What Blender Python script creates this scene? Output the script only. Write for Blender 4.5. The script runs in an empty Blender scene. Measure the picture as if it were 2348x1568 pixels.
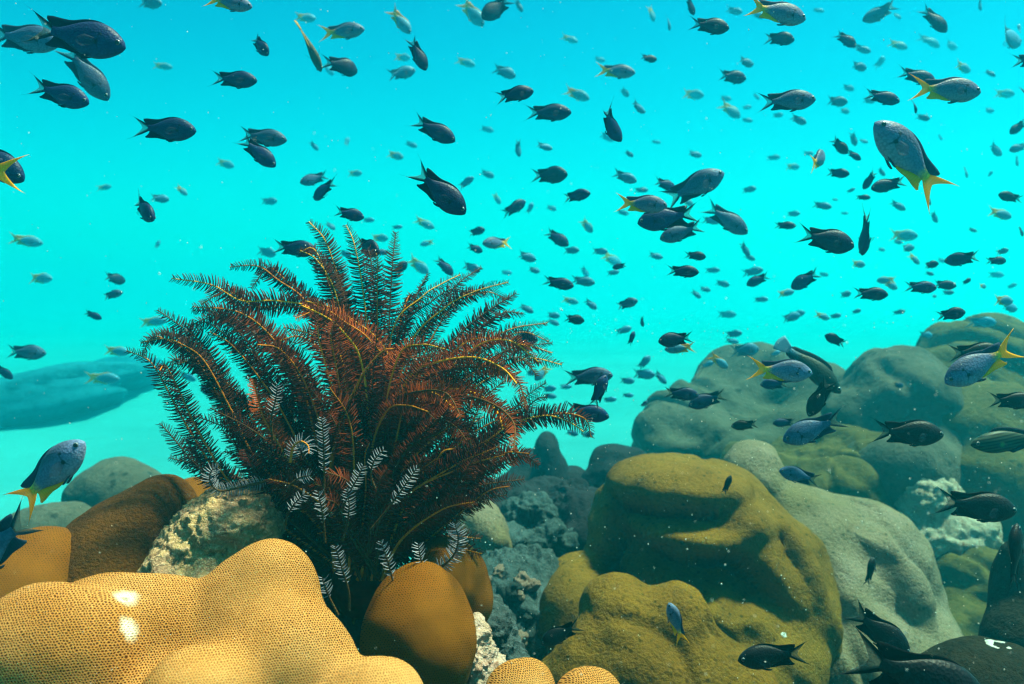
import bpy, bmesh, math, random
import numpy as np
from mathutils import Vector, Matrix

# ------------------------------------------------------------------ camera, water light, sun, exposure
scene = bpy.context.scene
COL = scene.collection
W_V, H_V, F_V = 2347.0, 1568.0, 2032.0          # picture units used to read the photograph
PITCH = math.atan((784.0 - 690.0) / F_V)
cam_data = bpy.data.cameras.new("camera")
cam = bpy.data.objects.new("camera", cam_data)
COL.objects.link(cam)
cam.location = (0, 0, 0)
cam.rotation_euler = (math.radians(90) - PITCH, 0, 0)
cam_data.sensor_width = 36.0
cam_data.lens = 36.0 * F_V / W_V
cam_data.clip_start = 0.01
cam_data.clip_end = 500.0
cam_data.dof.use_dof = True
cam_data.dof.focus_distance = 0.79
cam_data.dof.aperture_fstop = 12.0
scene.camera = cam

SUN_DIR = Vector((0.36, 0.13, 0.92)).normalized()   # towards the sun: overhead, a little right and behind the reef
SUN_EL = math.asin(SUN_DIR.z)
SUN_AZ = math.atan2(SUN_DIR.x, SUN_DIR.y)
sun_data = bpy.data.lights.new("sun", 'SUN')
sun_data.energy = 5.0
sun_data.angle = math.radians(7.0)   # ripples on the surface spread the sun
sun_data.color = (1.0, 0.67, 0.46)
sun = bpy.data.objects.new("sun", sun_data)
COL.objects.link(sun)
sun.location = (0, 0, 6)
sun.rotation_euler = (-SUN_DIR).to_track_quat('-Z', 'Y').to_euler()

world = bpy.data.worlds.new("World")
scene.world = world
world.use_nodes = True
nt = world.node_tree
nt.nodes.clear()
w_out = nt.nodes.new('ShaderNodeOutputWorld')
w_bg = nt.nodes.new('ShaderNodeBackground')
w_sky = nt.nodes.new('ShaderNodeTexSky')
w_sky.sky_type = 'NISHITA'
w_sky.sun_disc = False
w_sky.sun_elevation = SUN_EL
w_sky.sun_rotation = SUN_AZ
w_tc = nt.nodes.new('ShaderNodeTexCoord')
w_sep = nt.nodes.new('ShaderNodeSeparateXYZ')
w_ramp = nt.nodes.new('ShaderNodeValToRGB')
w_mul = nt.nodes.new('ShaderNodeVectorMath'); w_mul.operation = 'MULTIPLY'
w_mul2 = nt.nodes.new('ShaderNodeVectorMath'); w_mul2.operation = 'SCALE'
# the water overhead filters the sky: cyan at low angles, clear in the bright window above
cr = w_ramp.color_ramp
cr.elements[0].position = 0.0; cr.elements[0].color = (0.0, 0.62, 0.50, 1)
cr.elements[1].position = 1.0; cr.elements[1].color = (0.55, 0.50, 0.40, 1)
e = cr.elements.new(0.12); e.color = (0.0, 0.60, 0.50, 1)
e = cr.elements.new(0.32); e.color = (0.0, 0.42, 0.44, 1)
e = cr.elements.new(0.66); e.color = (0.25, 0.40, 0.34, 1)
w_mul2.inputs[3].default_value = 1.6
L = nt.links.new
L(w_tc.outputs['Generated'], w_sep.inputs[0])
L(w_sep.outputs['Z'], w_ramp.inputs['Fac'])
L(w_sky.outputs['Color'], w_mul.inputs[0])
L(w_ramp.outputs['Color'], w_mul.inputs[1])
L(w_mul.outputs['Vector'], w_mul2.inputs[0])
L(w_mul2.outputs['Vector'], w_bg.inputs['Color'])
w_bg.inputs['Strength'].default_value = 0.05 * 0.82
L(w_bg.outputs['Background'], w_out.inputs['Surface'])

scene.view_settings.view_transform = 'Standard'
scene.view_settings.look = 'None'
scene.view_settings.exposure = 2.3
scene.view_settings.gamma = 1.0
scene.view_settings.use_curve_mapping = False
scene.render.engine = 'CYCLES'
cy = scene.cycles
cy.use_denoising = True
try:
    cy.denoiser = 'OPENIMAGEDENOISE'
    cy.denoising_input_passes = 'RGB_ALBEDO_NORMAL'
    cy.denoising_prefilter = 'ACCURATE'
except Exception:
    pass
cy.use_adaptive_sampling = True
cy.adaptive_threshold = 0.01
cy.max_bounces = 6
cy.diffuse_bounces = 3
cy.glossy_bounces = 2
cy.transmission_bounces = 4
cy.transparent_max_bounces = 12
cy.volume_bounces = 2
cy.caustics_reflective = False
cy.caustics_refractive = False
cy.filter_width = 1.3

# ------------------------------------------------------------------ helpers
RNG = random.Random(7)
NPR = np.random.default_rng(11)
CP, SP = math.cos(PITCH), math.sin(PITCH)
CAM_R = np.array([1.0, 0, 0])
CAM_F = np.array([0, CP, -SP])
CAM_U = np.array([0, SP, CP])

def P(x, y, d):
    """A point of the place: seen at picture position (x, y) from the camera, d metres in front."""
    return CAM_R * ((x - W_V / 2) / F_V * d) + CAM_U * ((784.0 - y) / F_V * d) + CAM_F * d

def setp(o, label=None, cat=None, group=None, kind=None):
    if label: o['label'] = label
    if cat: o['category'] = cat
    if group: o['group'] = group
    if kind: o['kind'] = kind
    return o

def link(name, data, parent=None, loc=None):
    o = bpy.data.objects.new(name, data)
    COL.objects.link(o)
    if loc is not None: o.location = loc
    if parent is not None: o.parent = parent
    return o

def np_mesh(name, verts, faces, smooth=True, mats=(), midx=None):
    me = bpy.data.meshes.new(name)
    verts = np.asarray(verts, dtype=np.float64)
    if isinstance(faces, np.ndarray):
        n = faces.shape[1]
        me.vertices.add(len(verts)); me.vertices.foreach_set('co', verts.astype(np.float32).ravel())
        me.loops.add(faces.size); me.loops.foreach_set('vertex_index', faces.astype(np.int32).ravel())
        me.polygons.add(len(faces))
        me.polygons.foreach_set('loop_start', np.arange(0, faces.size, n, dtype=np.int32))
        me.polygons.foreach_set('loop_total', np.full(len(faces), n, dtype=np.int32))
        me.update(calc_edges=True)
    else:
        me.from_pydata([tuple(v) for v in verts], [], [tuple(f) for f in faces])
        me.update()
    for m in mats: me.materials.append(m)
    if midx is not None:
        me.polygons.foreach_set('material_index', np.asarray(midx, dtype=np.int32))
    me.polygons.foreach_set('use_smooth', np.full(len(me.polygons), bool(smooth)))
    me.validate()
    return me

# value noise, vectorised
def _hash(ix, iy, iz, seed):
    h = (ix * 374761393 + iy * 668265263 + iz * 2147483647 + seed * 974634221) & 0xFFFFFFFF
    h = ((h ^ (h >> 13)) * 1274126177) & 0xFFFFFFFF
    h = h ^ (h >> 16)
    return (h & 0xFFFFFF) / float(0xFFFFFF)

def vnoise(p, seed=0):
    p = np.asarray(p, dtype=np.float64)
    i = np.floor(p).astype(np.int64); f = p - i
    f = f * f * f * (f * (f * 6 - 15) + 10)
    r = 0
    for dx in (0, 1):
        for dy in (0, 1):
            for dz in (0, 1):
                w = (f[:, 0] if dx else 1 - f[:, 0]) * (f[:, 1] if dy else 1 - f[:, 1]) * (f[:, 2] if dz else 1 - f[:, 2])
                r = r + w * _hash(i[:, 0] + dx, i[:, 1] + dy, i[:, 2] + dz, seed)
    return r * 2 - 1

def fbm(p, oct=4, seed=0, gain=0.5):
    a, r, s = 1.0, 0, 1.0
    for k in range(oct):
        r = r + a * vnoise(p * s + 17.3 * k, seed + k)
        a *= gain; s *= 2.03
    return r

def vnormals(verts, tris):
    a, b, c = verts[tris[:, 0]], verts[tris[:, 1]], verts[tris[:, 2]]
    n = np.cross(b - a, c - a)
    out = np.zeros_like(verts)
    for k in range(3): np.add.at(out, tris[:, k], n)
    return out / (np.linalg.norm(out, axis=1, keepdims=True) + 1e-12)

# ------------------------------------------------------------------ materials
class Mat:
    def __init__(self, name, rough=0.7, spec=0.3):
        self.m = bpy.data.materials.new(name); self.m.use_nodes = True
        self.t = self.m.node_tree
        self.b = self.t.nodes['Principled BSDF']
        self.b.inputs['Roughness'].default_value = rough
        self.b.inputs['Specular IOR Level'].default_value = spec
    def n(self, kind, **kw):
        nd = self.t.nodes.new(kind)
        for k, v in kw.items():
            if k.startswith('i_'):
                key = k[2:]
                key = int(key) if key.isdigit() else key.replace('_', ' ')
                nd.inputs[key].default_value = v
            else: setattr(nd, k, v)
        return nd
    def l(self, a, b): self.t.links.new(a, b)
    def mix(self, fac, a, b, blend='MIX'):
        nd = self.t.nodes.new('ShaderNodeMix'); nd.data_type = 'RGBA'; nd.blend_type = blend
        for sock, v in ((nd.inputs[0], fac), (nd.inputs[6], a), (nd.inputs[7], b)):
            if isinstance(v, bpy.types.NodeSocket): self.l(v, sock)
            elif isinstance(v, (int, float)): sock.default_value = v
            else: sock.default_value = (*v, 1.0) if len(v) == 3 else v
        return nd.outputs[2]
    def math(self, op, a, b=0.0, c=None):
        nd = self.t.nodes.new('ShaderNodeMath'); nd.operation = op
        for i, v in enumerate((a, b) if c is None else (a, b, c)):
            if isinstance(v, bpy.types.NodeSocket): self.l(v, nd.inputs[i])
            else: nd.inputs[i].default_value = v
        return nd.outputs[0]
    def ramp(self, val, lo, hi, interp='LINEAR'):
        nd = self.t.nodes.new('ShaderNodeMapRange'); nd.interpolation_type = 'SMOOTHSTEP' if interp == 'S' else 'LINEAR'
        self.l(val, nd.inputs['Value'])
        nd.inputs['From Min'].default_value = lo; nd.inputs['From Max'].default_value = hi
        return nd.outputs['Result']
    def noise(self, coord, scale, detail=4, rough=0.55, dist=0.0):
        nd = self.n('ShaderNodeTexNoise'); nd.inputs['Scale'].default_value = scale
        nd.inputs['Detail'].default_value = detail; nd.inputs['Roughness'].default_value = rough
        nd.inputs['Distortion'].default_value = dist
        self.l(coord, nd.inputs['Vector']); return nd.outputs['Fac']
    def coord(self, which='Object'):
        return self.n('ShaderNodeTexCoord').outputs[which]
    def color(self, c):
        s = self.b.inputs['Base Color']
        if isinstance(c, bpy.types.NodeSocket): self.l(c, s)
        else: s.default_value = (*c, 1)
    def bump(self, h, strength, dist=0.002):
        nd = self.n('ShaderNodeBump'); nd.inputs['Strength'].default_value = strength; nd.inputs['Distance'].default_value = dist
        self.l(h, nd.inputs['Height']); self.l(nd.outputs['Normal'], self.b.inputs['Normal'])

def mat_polyp(name, base, pale, pit, scale, pit_lo=0.16, pit_hi=0.40, bump=0.7, patch=8.0, uv=True, depth=0.0012, scars=0):
    """Living stony coral: warm skin with a honeycomb of dark polyp pits."""
    m = Mat(name, 0.75, 0.02)
    oc = m.coord('Object')
    src = m.n('ShaderNodeUVMap').outputs['UV'] if uv else oc
    vm = lambda op, a, b: (lambda nd: ([m.l(v, nd.inputs[i]) if isinstance(v, bpy.types.NodeSocket) else setattr(nd.inputs[i], 'default_value', v) for i, v in enumerate((a, b)) if v is not None], nd)[1])(m.n('ShaderNodeVectorMath', operation=op))
    p = vm('MULTIPLY', src, (scale, scale, 0.0)).outputs[0]
    wn = m.n('ShaderNodeTexNoise'); wn.inputs['Scale'].default_value = .42; wn.inputs['Detail'].default_value = 2.0; m.l(p, wn.inputs['Vector'])
    p = vm('ADD', p, vm('MULTIPLY', vm('SUBTRACT', wn.outputs['Color'], (.5, .5, .5)).outputs[0], (1.5, 1.5, 0)).outputs[0]).outputs[0]
    S3 = (1.0, 1.7320508, 1.0)
    ps = vm('DIVIDE', p, S3).outputs[0]
    la = vm('LENGTH', vm('MULTIPLY', vm('MULTIPLY', vm('SUBTRACT', vm('FRACTION', ps, None).outputs[0], (.5, .5, 0)).outputs[0], S3).outputs[0], (1, 1, 0)).outputs[0], None).outputs['Value']
    ps2 = vm('ADD', ps, (.5, .5, 0)).outputs[0]
    lb_ = vm('LENGTH', vm('MULTIPLY', vm('MULTIPLY', vm('SUBTRACT', vm('FRACTION', ps2, None).outputs[0], (.5, .5, 0)).outputs[0], S3).outputs[0], (1, 1, 0)).outputs[0], None).outputs['Value']
    hexd = m.math('MINIMUM', la, lb_)
    nb = m.noise(oc, patch, 3)
    nf = m.noise(oc, patch * 14, 3, 0.7)
    skin = m.mix(m.ramp(nb, 0.38, 0.66), base, pale)
    skin = m.mix(m.math('MULTIPLY', m.ramp(nf, 0.35, 0.75), 0.35), skin, [c * 0.62 for c in base])
    # pits vary in size over the colony
    hi = m.math('MULTIPLY_ADD', m.ramp(nb, 0.3, 0.7), -0.13, pit_hi)
    mr = m.t.nodes.new('ShaderNodeMapRange'); mr.interpolation_type = 'SMOOTHSTEP'
    m.l(hexd, mr.inputs['Value']); mr.inputs['From Min'].default_value = pit_lo
    m.l(hi, mr.inputs['From Max'])
    glare_fade = m.ramp(m.noise(oc, patch * .8, 2, .5), .50, .68)          # random patches where pits fade, imitating the washed-out look of bright tops
    wall = m.math('MAXIMUM', mr.outputs['Result'], m.math('MULTIPLY', glare_fade, .72))
    col = m.mix(wall, pit, skin)
    for q in range(scars):                                            # bleached scars, ragged and fading at the rim
        dn = m.n('ShaderNodeVectorMath', operation='DISTANCE'); dn.name = 'scar%d' % q; m.l(oc, dn.inputs[0])
        rr = m.math('MULTIPLY_ADD', m.noise(oc, 260, 3, .7), .0075, dn.outputs['Value'])
        col = m.mix(m.ramp(rr, .0150, .0070, 'S'), col, (.56, .43, .32))
        if q == 0:
            d2 = m.n('ShaderNodeVectorMath', operation='DISTANCE'); d2.name = 'hole'; m.l(oc, d2.inputs[0])
            r2 = m.math('MULTIPLY_ADD', m.noise(oc, 400, 2, .6), .0030, d2.outputs['Value'])
            col = m.mix(m.math('MULTIPLY', m.ramp(r2, .0046, .0030, 'S'), .8), col, (.20, .16, .11))
    m.color(col)
    m.bump(m.math('ADD', wall, m.math('MULTIPLY', nf, 0.3)), bump, depth)
    return m.m

def mat_coral(name, base, alt, dark, sc=7.0, fine=120.0, spots=0.5, bump=0.35):
    """Smoother massive coral seen from further off: mottled skin, fine grain, a few darker specks."""
    m = Mat(name, 0.8, 0.02)
    oc = m.coord('Object')
    a = m.noise(oc, sc, 5, 0.6, 0.4)
    b = m.noise(oc, sc * 3.3, 4, 0.65)
    g = m.noise(oc, fine, 3, 0.7)
    c = m.mix(m.ramp(a, 0.36, 0.64), base, alt)
    c = m.mix(m.math('MULTIPLY', m.ramp(b, 0.50, 0.74), spots), c, dark)
    c = m.mix(m.math('MULTIPLY', m.ramp(g, 0.46, 0.72), 0.75), c, dark)
    vo = m.n('ShaderNodeTexVoronoi', feature='F1'); vo.inputs['Scale'].default_value = fine * .42; m.l(oc, vo.inputs['Vector'])
    sp = m.math('MULTIPLY', m.ramp(vo.outputs['Distance'], .30, .16), m.ramp(b, .46, .56))
    c = m.mix(m.math('MULTIPLY', sp, .8), c, [q * .5 for q in dark])
    m.color(c)
    m.bump(m.math('ADD', g, m.math('MULTIPLY', b, 0.8)), bump * 2.2, 0.007)
    return m.m

def mat_rock(name, cols, sc=16.0, bump=0.9, dist=0.006):
    m = Mat(name, 0.92, 0.02)
    oc = m.coord('Object')
    a = m.noise(oc, sc, 6, 0.68, 0.6)
    b = m.noise(oc, sc * 2.7, 6, 0.7)
    g = m.noise(oc, sc * 14, 3, 0.75)
    c = m.mix(m.ramp(a, 0.40, 0.62), cols[0], cols[1])
    c = m.mix(m.ramp(b, 0.52, 0.66), c, cols[2])
    c = m.mix(m.ramp(g, 0.50, 0.72), c, cols[3])
    m.color(c)
    m.bump(m.math('ADD', b, g), bump, dist)
    return m.m

# ------------------------------------------------------------------ smooth lobed solids (corals, rocks)
_ICO = {}
def ico(sub):
    if sub not in _ICO:
        bm = bmesh.new(); bmesh.ops.create_icosphere(bm, subdivisions=sub, radius=1.0)
        v = np.array([x.co[:] for x in bm.verts]); f = np.array([[w.index for w in q.verts] for q in bm.faces]); bm.free()
        v /= np.linalg.norm(v, axis=1, keepdims=True)
        _ICO[sub] = (v, f)
    return _ICO[sub]

class Lobes:
    """Smooth union of ellipsoids; each lobe is (x, y, d, rx, ry[, rd metres[, roll degrees]]) in picture units at depth d."""
    def __init__(self, lobes, k=0.03):
        self.k = k; self.c = []; self.B = []; self.r = []
        for lb in lobes:
            x, y, d, rx, ry = lb[:5]
            a, b = rx * d / F_V, ry * d / F_V
            rd = lb[5] if len(lb) > 5 and lb[5] else 0.5 * (a + b)
            roll = math.radians(lb[6]) if len(lb) > 6 else 0.0
            ex = CAM_R * math.cos(roll) + CAM_U * math.sin(roll)
            ez = -CAM_R * math.sin(roll) + CAM_U * math.cos(roll)
            self.c.append(P(x, y, d)); self.B.append(np.stack([ex, CAM_F, ez])); self.r.append(np.array([a, rd, b]))
    def sdf(self, p):
        acc = None
        for c, B, r in zip(self.c, self.B, self.r):
            q = (p - c) @ B.T
            k0 = np.linalg.norm(q / r, axis=1); k1 = np.linalg.norm(q / (r * r), axis=1) + 1e-9
            d = k0 * (k0 - 1.0) / k1
            d = np.where(k0 < 0.05, -r.min(), d)
            if acc is None: acc = d
            else:
                h = np.clip(0.5 + 0.5 * (acc - d) / self.k, 0, 1)
                acc = acc * (1 - h) + d * h - self.k * h * (1 - h)
        return acc
    def hit(self, x, y, dmax=8.0):
        ts = np.linspace(0.2, dmax, 4000); pts = np.array([P(x, y, t) for t in ts])
        s = self.sdf(pts); i = np.argmax(s < 0)
        p = pts[i]
        e = 8e-3
        g = np.array([self.sdf((p + e * a)[None])[0] - self.sdf((p - e * a)[None])[0] for a in np.eye(3)])
        return p, g / np.linalg.norm(g)
    def mesh(self, sub=6, center=None, rough=0.0, rsc=10.0, squash=1.0, fine=0.0, fsc=60.0, seed=0, ridge=0.0, gsc=8.0, lean=0.0):
        dirs, tris = ico(sub)
        c0 = self.c[0] if center is None else np.array(center)
        R = max(np.linalg.norm(c - c0) + r.max() for c, r in zip(self.c, self.r)) * 1.1
        n = len(dirs); lo = np.zeros(n); hi = np.full(n, R); found = np.zeros(n, bool)
        for t in np.linspace(R, 0, 70):
            s = self.sdf(c0 + dirs * t) < 0
            new = s & ~found
            lo[new] = t; hi[new] = t + R / 69.0
            found |= s
        for _ in range(14):
            mid = 0.5 * (lo + hi); ins = self.sdf(c0 + dirs * mid[:, None]) < 0
            lo = np.where(ins, mid, lo); hi = np.where(ins, hi, mid)
        v = c0 + dirs * lo[:, None]
        if rough or fine or ridge:
            nn = vnormals(v, tris)
            q = v * np.array([1, 1, squash])
            disp = 0
            if rough: disp = disp + rough * fbm(q * rsc, 3, seed)
            if ridge:
                g = v * gsc; g = np.stack([g[:, 0] * .85, g[:, 1] * .85, (g[:, 2] + lean * g[:, 0]) * 1.25], 1)
                g = g + .45 * np.stack([vnoise(g * .8, seed + 91), vnoise(g * .8, seed + 92), vnoise(g * .8, seed + 93)], 1)
                a_ = np.abs(vnoise(g, seed + 90)); disp = disp + ridge * (1.0 - 2.6 * np.exp(-(a_ / .16) ** 2) * .5 - .5 * a_)
            if fine: disp = disp + fine * fbm(v * fsc, 3, seed + 50, 0.6)
            v = v + nn * np.asarray(disp)[:, None]
        return v, tris, c0

def add_uv(me, verts, axis):
    """Lays the polyp honeycomb over a colony from its sunlit front."""
    a = Vector(axis).normalized(); u = a.cross(Vector((0, 0, 1))).normalized(); w = u.cross(a)
    U = verts @ np.array(u); Wv = verts @ np.array(w)
    lay = me.uv_layers.new(name='UVMap')
    li = np.empty(len(me.loops), dtype=np.int32); me.loops.foreach_get('vertex_index', li)
    lay.data.foreach_set('uv', np.stack([U[li], Wv[li]], 1).astype(np.float32).ravel())

def solid(name, lobes, mat, label, cat, k=0.03, group=None, kind=None, parent=None, uv_axis=None, lumps=None, **kw):
    lb = Lobes(lobes, k)
    if lumps:                                        # extra rounded knobs growing on the colony
        n_, r0_, r1_, sd_ = lumps
        R_ = np.random.default_rng(sd_); v_, t_, c_ = lb.mesh(sub=4)
        nn_ = vnormals(v_, t_)
        ok = np.where((nn_[:, 1] < .35) & (nn_[:, 2] > -.45))[0]
        got = []
        for i_ in R_.permutation(ok):
            rr_ = R_.uniform(r0_, r1_)
            if all(np.linalg.norm(v_[i_] - q_) > .95 * (rr_ + s_) for q_, s_ in got):
                got.append((v_[i_], rr_))
                lb.c.append(v_[i_] - nn_[i_] * rr_ * .45); lb.B.append(np.eye(3)); lb.r.append(np.array([rr_, rr_, rr_ * R_.uniform(.75, 1.1)]))
            if len(got) >= n_: break
    v, t, c0 = lb.mesh(**kw)
    me = np_mesh(name, v - c0, t, True, [mat])
    if uv_axis is not None: add_uv(me, v - c0, uv_axis)
    o = link(name, me, parent, tuple(c0))
    if parent is None: setp(o, label, cat, group, kind)
    o_l[name + str(len(o_l))] = lb
    return o, lb
o_l = {}

# ------------------------------------------------------------------ the setting: sand, reef bed, water haze
def ground_z(x, y):
    s = np.clip((y - 1.2) / 9.0, 0, 1); s = s * s * (3 - 2 * s)
    return -1.00 + 0.36 * s

def make_sand():
    xs = np.concatenate([np.linspace(-40, -6, 30), np.linspace(-5.8, 6, 150), np.linspace(6.3, 40, 30)])
    ys = np.concatenate([np.linspace(-2, 1, 10), np.linspace(1.1, 9, 150), np.linspace(9.4, 60, 50)])
    X, Y = np.meshgrid(xs, ys); x, y = X.ravel(), Y.ravel()
    z = ground_z(x, y)
    pp = np.stack([x, y, np.zeros_like(x)], 1)
    z = z + 0.035 * fbm(pp * np.array([0.9, 0.6, 1]), 3, 5) + 0.008 * fbm(pp * np.array([3, 7, 1]), 2, 9)
    nx, ny = len(xs), len(ys)
    i = np.arange(nx * ny).reshape(ny, nx)
    f = np.stack([i[:-1, :-1], i[:-1, 1:], i[1:, 1:], i[1:, :-1]], -1).reshape(-1, 4)
    m = Mat('sand_material', 0.95, 0.1)
    oc = m.coord('Object')
    a = m.noise(oc, 1.1, 4, 0.6, 0.3); g = m.noise(oc, 60, 3, 0.7)
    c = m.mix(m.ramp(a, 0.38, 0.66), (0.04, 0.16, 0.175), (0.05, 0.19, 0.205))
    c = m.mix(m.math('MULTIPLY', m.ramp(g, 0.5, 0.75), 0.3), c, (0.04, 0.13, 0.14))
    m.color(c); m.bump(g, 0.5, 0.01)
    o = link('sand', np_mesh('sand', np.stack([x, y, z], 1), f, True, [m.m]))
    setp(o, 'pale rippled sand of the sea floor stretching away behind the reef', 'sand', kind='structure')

make_sand()

M_BED = mat_rock('reef_bed_material', [(0.030, 0.034, 0.026), (0.050, 0.052, 0.040), (0.016, 0.018, 0.013), (0.085, 0.085, 0.066)], 9.0)
def make_bed():
    xs = np.linspace(-2.0, 3.4, 300); ys = np.linspace(0.25, 4.0, 240)
    X, Y = np.meshgrid(xs, ys); x, y = X.ravel(), Y.ravel()
    pp = np.stack([x, y, np.zeros_like(x)], 1)
    z = -0.44 - 0.34 * np.clip(y - 0.8, 0, 3) + 0.05 * fbm(pp * 4.0, 4, 21) + 0.02 * np.abs(fbm(pp * 14.0, 3, 25))
    edge = np.minimum(np.minimum(x + 2.0, 3.4 - x), np.minimum(4.0 - y, 3.0))
    left = np.clip((0.15 * y - 0.55 - x) / 0.5, 0, 1) * np.clip((y - 1.2) / 0.5, 0, 1)     # the sand gully behind the feather star
    mid = np.clip(1 - np.abs(x - 0.12 * y) / (0.16 * y), 0, 1) * np.clip((y - 2.7) / 0.5, 0, 1)
    z = z - 0.12 * np.clip((x - 0.25) / 0.3, 0, 1) - 0.5 * np.clip(1 - edge / 0.5, 0, 1) - 0.45 * np.clip(left + mid * 1.3, 0, 1)
    i = np.arange(x.size).reshape(len(ys), len(xs))
    f = np.stack([i[:-1, :-1], i[:-1, 1:], i[1:, 1:], i[1:, :-1]], -1).reshape(-1, 4)
    o = link('reef_bed', np_mesh('reef_bed', np.stack([x, y, z], 1), f, True, [M_BED]))
    setp(o, 'dark rubbly rock floor between and beneath the coral heads', 'reef rock', kind='structure')
make_bed()

HAZE_DENSITY = 0.30
HAZE_COLOR = (0.006, 0.184, 0.240)
HAZE_ABS = (0.0, 0.95, 0.985)
def make_haze():
    x0, x1, y0, y1, z0, z1 = -45, 45, -6, 110, -2.2, 1.55
    v = [(x, y, z) for x in (x0, x1) for y in (y0, y1) for z in (z0, z1)]
    f = [(0, 1, 3, 2), (4, 6, 7, 5), (0, 4, 5, 1), (2, 3, 7, 6), (0, 2, 6, 4), (1, 5, 7, 3)]
    m = bpy.data.materials.new('haze_material'); m.use_nodes = True
    t = m.node_tree; t.nodes.clear()
    out = t.nodes.new('ShaderNodeOutputMaterial'); pv = t.nodes.new('ShaderNodeVolumePrincipled')
    pv.inputs['Density'].default_value = HAZE_DENSITY
    pv.inputs['Color'].default_value = (*HAZE_COLOR, 1)
    pv.inputs['Absorption Color'].default_value = (*HAZE_ABS, 1)
    pv.inputs['Anisotropy'].default_value = 0.80
    t.links.new(pv.outputs['Volume'], out.inputs['Volume'])
    o = link('haze', np_mesh('haze', v, f, False, [m]))
    setp(o, 'clear turquoise sea water fading far things to blue', 'water', kind='stuff')
make_haze()

# ------------------------------------------------------------------ corals and rocks
M_NEAR = mat_polyp('near_coral_skin', (0.373, 0.142, 0.031), (0.411, 0.189, 0.061), (0.063, 0.015, 0.002), 560.0, 0.17, 0.45, 0.8, 9.0)
M_NEAR_BIG = mat_polyp('big_near_coral_skin', (0.373, 0.142, 0.031), (0.411, 0.189, 0.061), (0.063, 0.015, 0.002), 560.0, 0.17, 0.45, 0.8, 9.0, scars=2)
M_GOLD = mat_polyp('golden_coral_skin', (0.136, 0.039, 0.002), (0.159, 0.051, 0.004), (0.038, 0.009, 0.001), 425.0, 0.12, 0.34, 0.6, 12.0)
M_BROWN = mat_coral('brown_coral_skin', (0.095, 0.032, 0.004), (0.072, 0.024, 0.003), (0.029, 0.009, 0.002), 8.0, 260.0, 0.4)
M_OLIVE = mat_coral('olive_coral_skin', (0.171, 0.077, 0.009), (0.129, 0.055, 0.007), (0.053, 0.024, 0.002), 5.0, 170.0, 0.5)
M_PALE = mat_coral('pale_coral_skin', (0.192, 0.121, 0.088), (0.142, 0.087, 0.043), (0.080, 0.050, 0.024), 4.0, 150.0, 0.35)
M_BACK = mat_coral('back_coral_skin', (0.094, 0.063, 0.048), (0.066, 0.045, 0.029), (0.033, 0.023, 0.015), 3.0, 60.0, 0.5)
M_BACK2 = mat_coral('back_green_coral_skin', (0.107, 0.058, 0.015), (0.072, 0.040, 0.009), (0.031, 0.019, 0.005), 4.0, 60.0, 0.6)
M_DARK = mat_coral('dark_coral_skin', (0.023, 0.018, 0.021), (0.016, 0.012, 0.015), (0.006, 0.005, 0.006), 7.0, 70.0, 0.5)
M_BLACK = mat_coral('black_coral_skin', (0.012, 0.010, 0.006), (0.018, 0.013, 0.007), (0.005, 0.004, 0.003), 7.0, 120.0, 0.5)
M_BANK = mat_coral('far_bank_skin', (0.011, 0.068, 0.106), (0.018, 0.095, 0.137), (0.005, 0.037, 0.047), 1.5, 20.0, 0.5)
M_ALGAE = mat_rock('algae_rock_skin', [(0.436, 0.246, 0.110), (0.318, 0.165, 0.096), (0.123, 0.052, 0.032), (0.723, 0.410, 0.268)], 22.0, 1.0, 0.004)
M_RUBBLE = mat_rock('rubble_skin', [(0.050, 0.061, 0.064), (0.028, 0.035, 0.035), (0.010, 0.012, 0.014), (0.083, 0.094, 0.102)], 14.0)
M_WHITE = mat_rock('pale_rock_skin', [(0.375, 0.235, 0.180), (0.288, 0.172, 0.117), (0.189, 0.066, 0.039), (0.488, 0.299, 0.260)], 12.0)

VIEW = (0.26, -0.89, 0.37)
near, NEAR = solid('stony_coral', [
    (110, 1530, .57, 195, 190, .045), (270, 1480, .63, 210, 165, .05), (410, 1478, .64, 130, 140, .05), (535, 1415, .65, 62, 118, .042), (618, 1380, .65, 112, 148, .042), (640, 1530, .61, 178, 150, .045),
    (865, 1628, .575, 118, 112, .04), (440, 1600, .55, 120, 112, .035), (420, 1690, .60, 480, 180, .06)],
    M_NEAR_BIG, 'large yellow coral with dark pits and two white scars filling the bottom left corner', 'coral', k=.022,
    uv_axis=VIEW, sub=7, center=P(430, 1640, .62), rough=.0016, rsc=22, fine=.0, seed=3)

M_SCAR = mat_rock('scar_skin', [(0.370, 0.357, 0.360), (0.344, 0.328, 0.306), (0.252, 0.202, 0.144), (0.378, 0.378, 0.396)], 160.0, .5, .0008)
def scar(host, x, y, r, name, cat, label, hole):
    """A pale healed ring: a low smooth swelling with a dip or a hole in the middle."""
    p, n = host.hit(x, y)
    q = Vector(n).to_track_quat('Z', 'Y').to_matrix()
    vs, fs = [], []
    pr_ = [(1.5, -.20), (1.25, .02), (1.0, .15), (.75, .20), (.50, .10), (.32, -.12 if hole else .04), (.15, -.30 if hole else .0), (0.01, -.34 if hole else -.02)]
    N = 48
    for a, (pr, pz) in enumerate(pr_):
        for j in range(N):
            th = 2 * math.pi * j / N
            w = 1 + .09 * math.sin(3 * th + x) + .05 * math.sin(5 * th + a * .4) + .03 * math.sin(11 * th)
            vs.append(q @ Vector((math.cos(th) * pr * w * r, math.sin(th) * pr * w * r, pz * r * (1 + .3 * math.sin(4 * th)))))
    for a in range(len(pr_) - 1):
        for j in range(N):
            fs.append((a * N + j, a * N + (j + 1) % N, (a + 1) * N + (j + 1) % N, (a + 1) * N + j))
    setp(link(name, np_mesh(name, vs, fs, True, [M_SCAR]), None, tuple(p)), label, cat)
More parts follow.
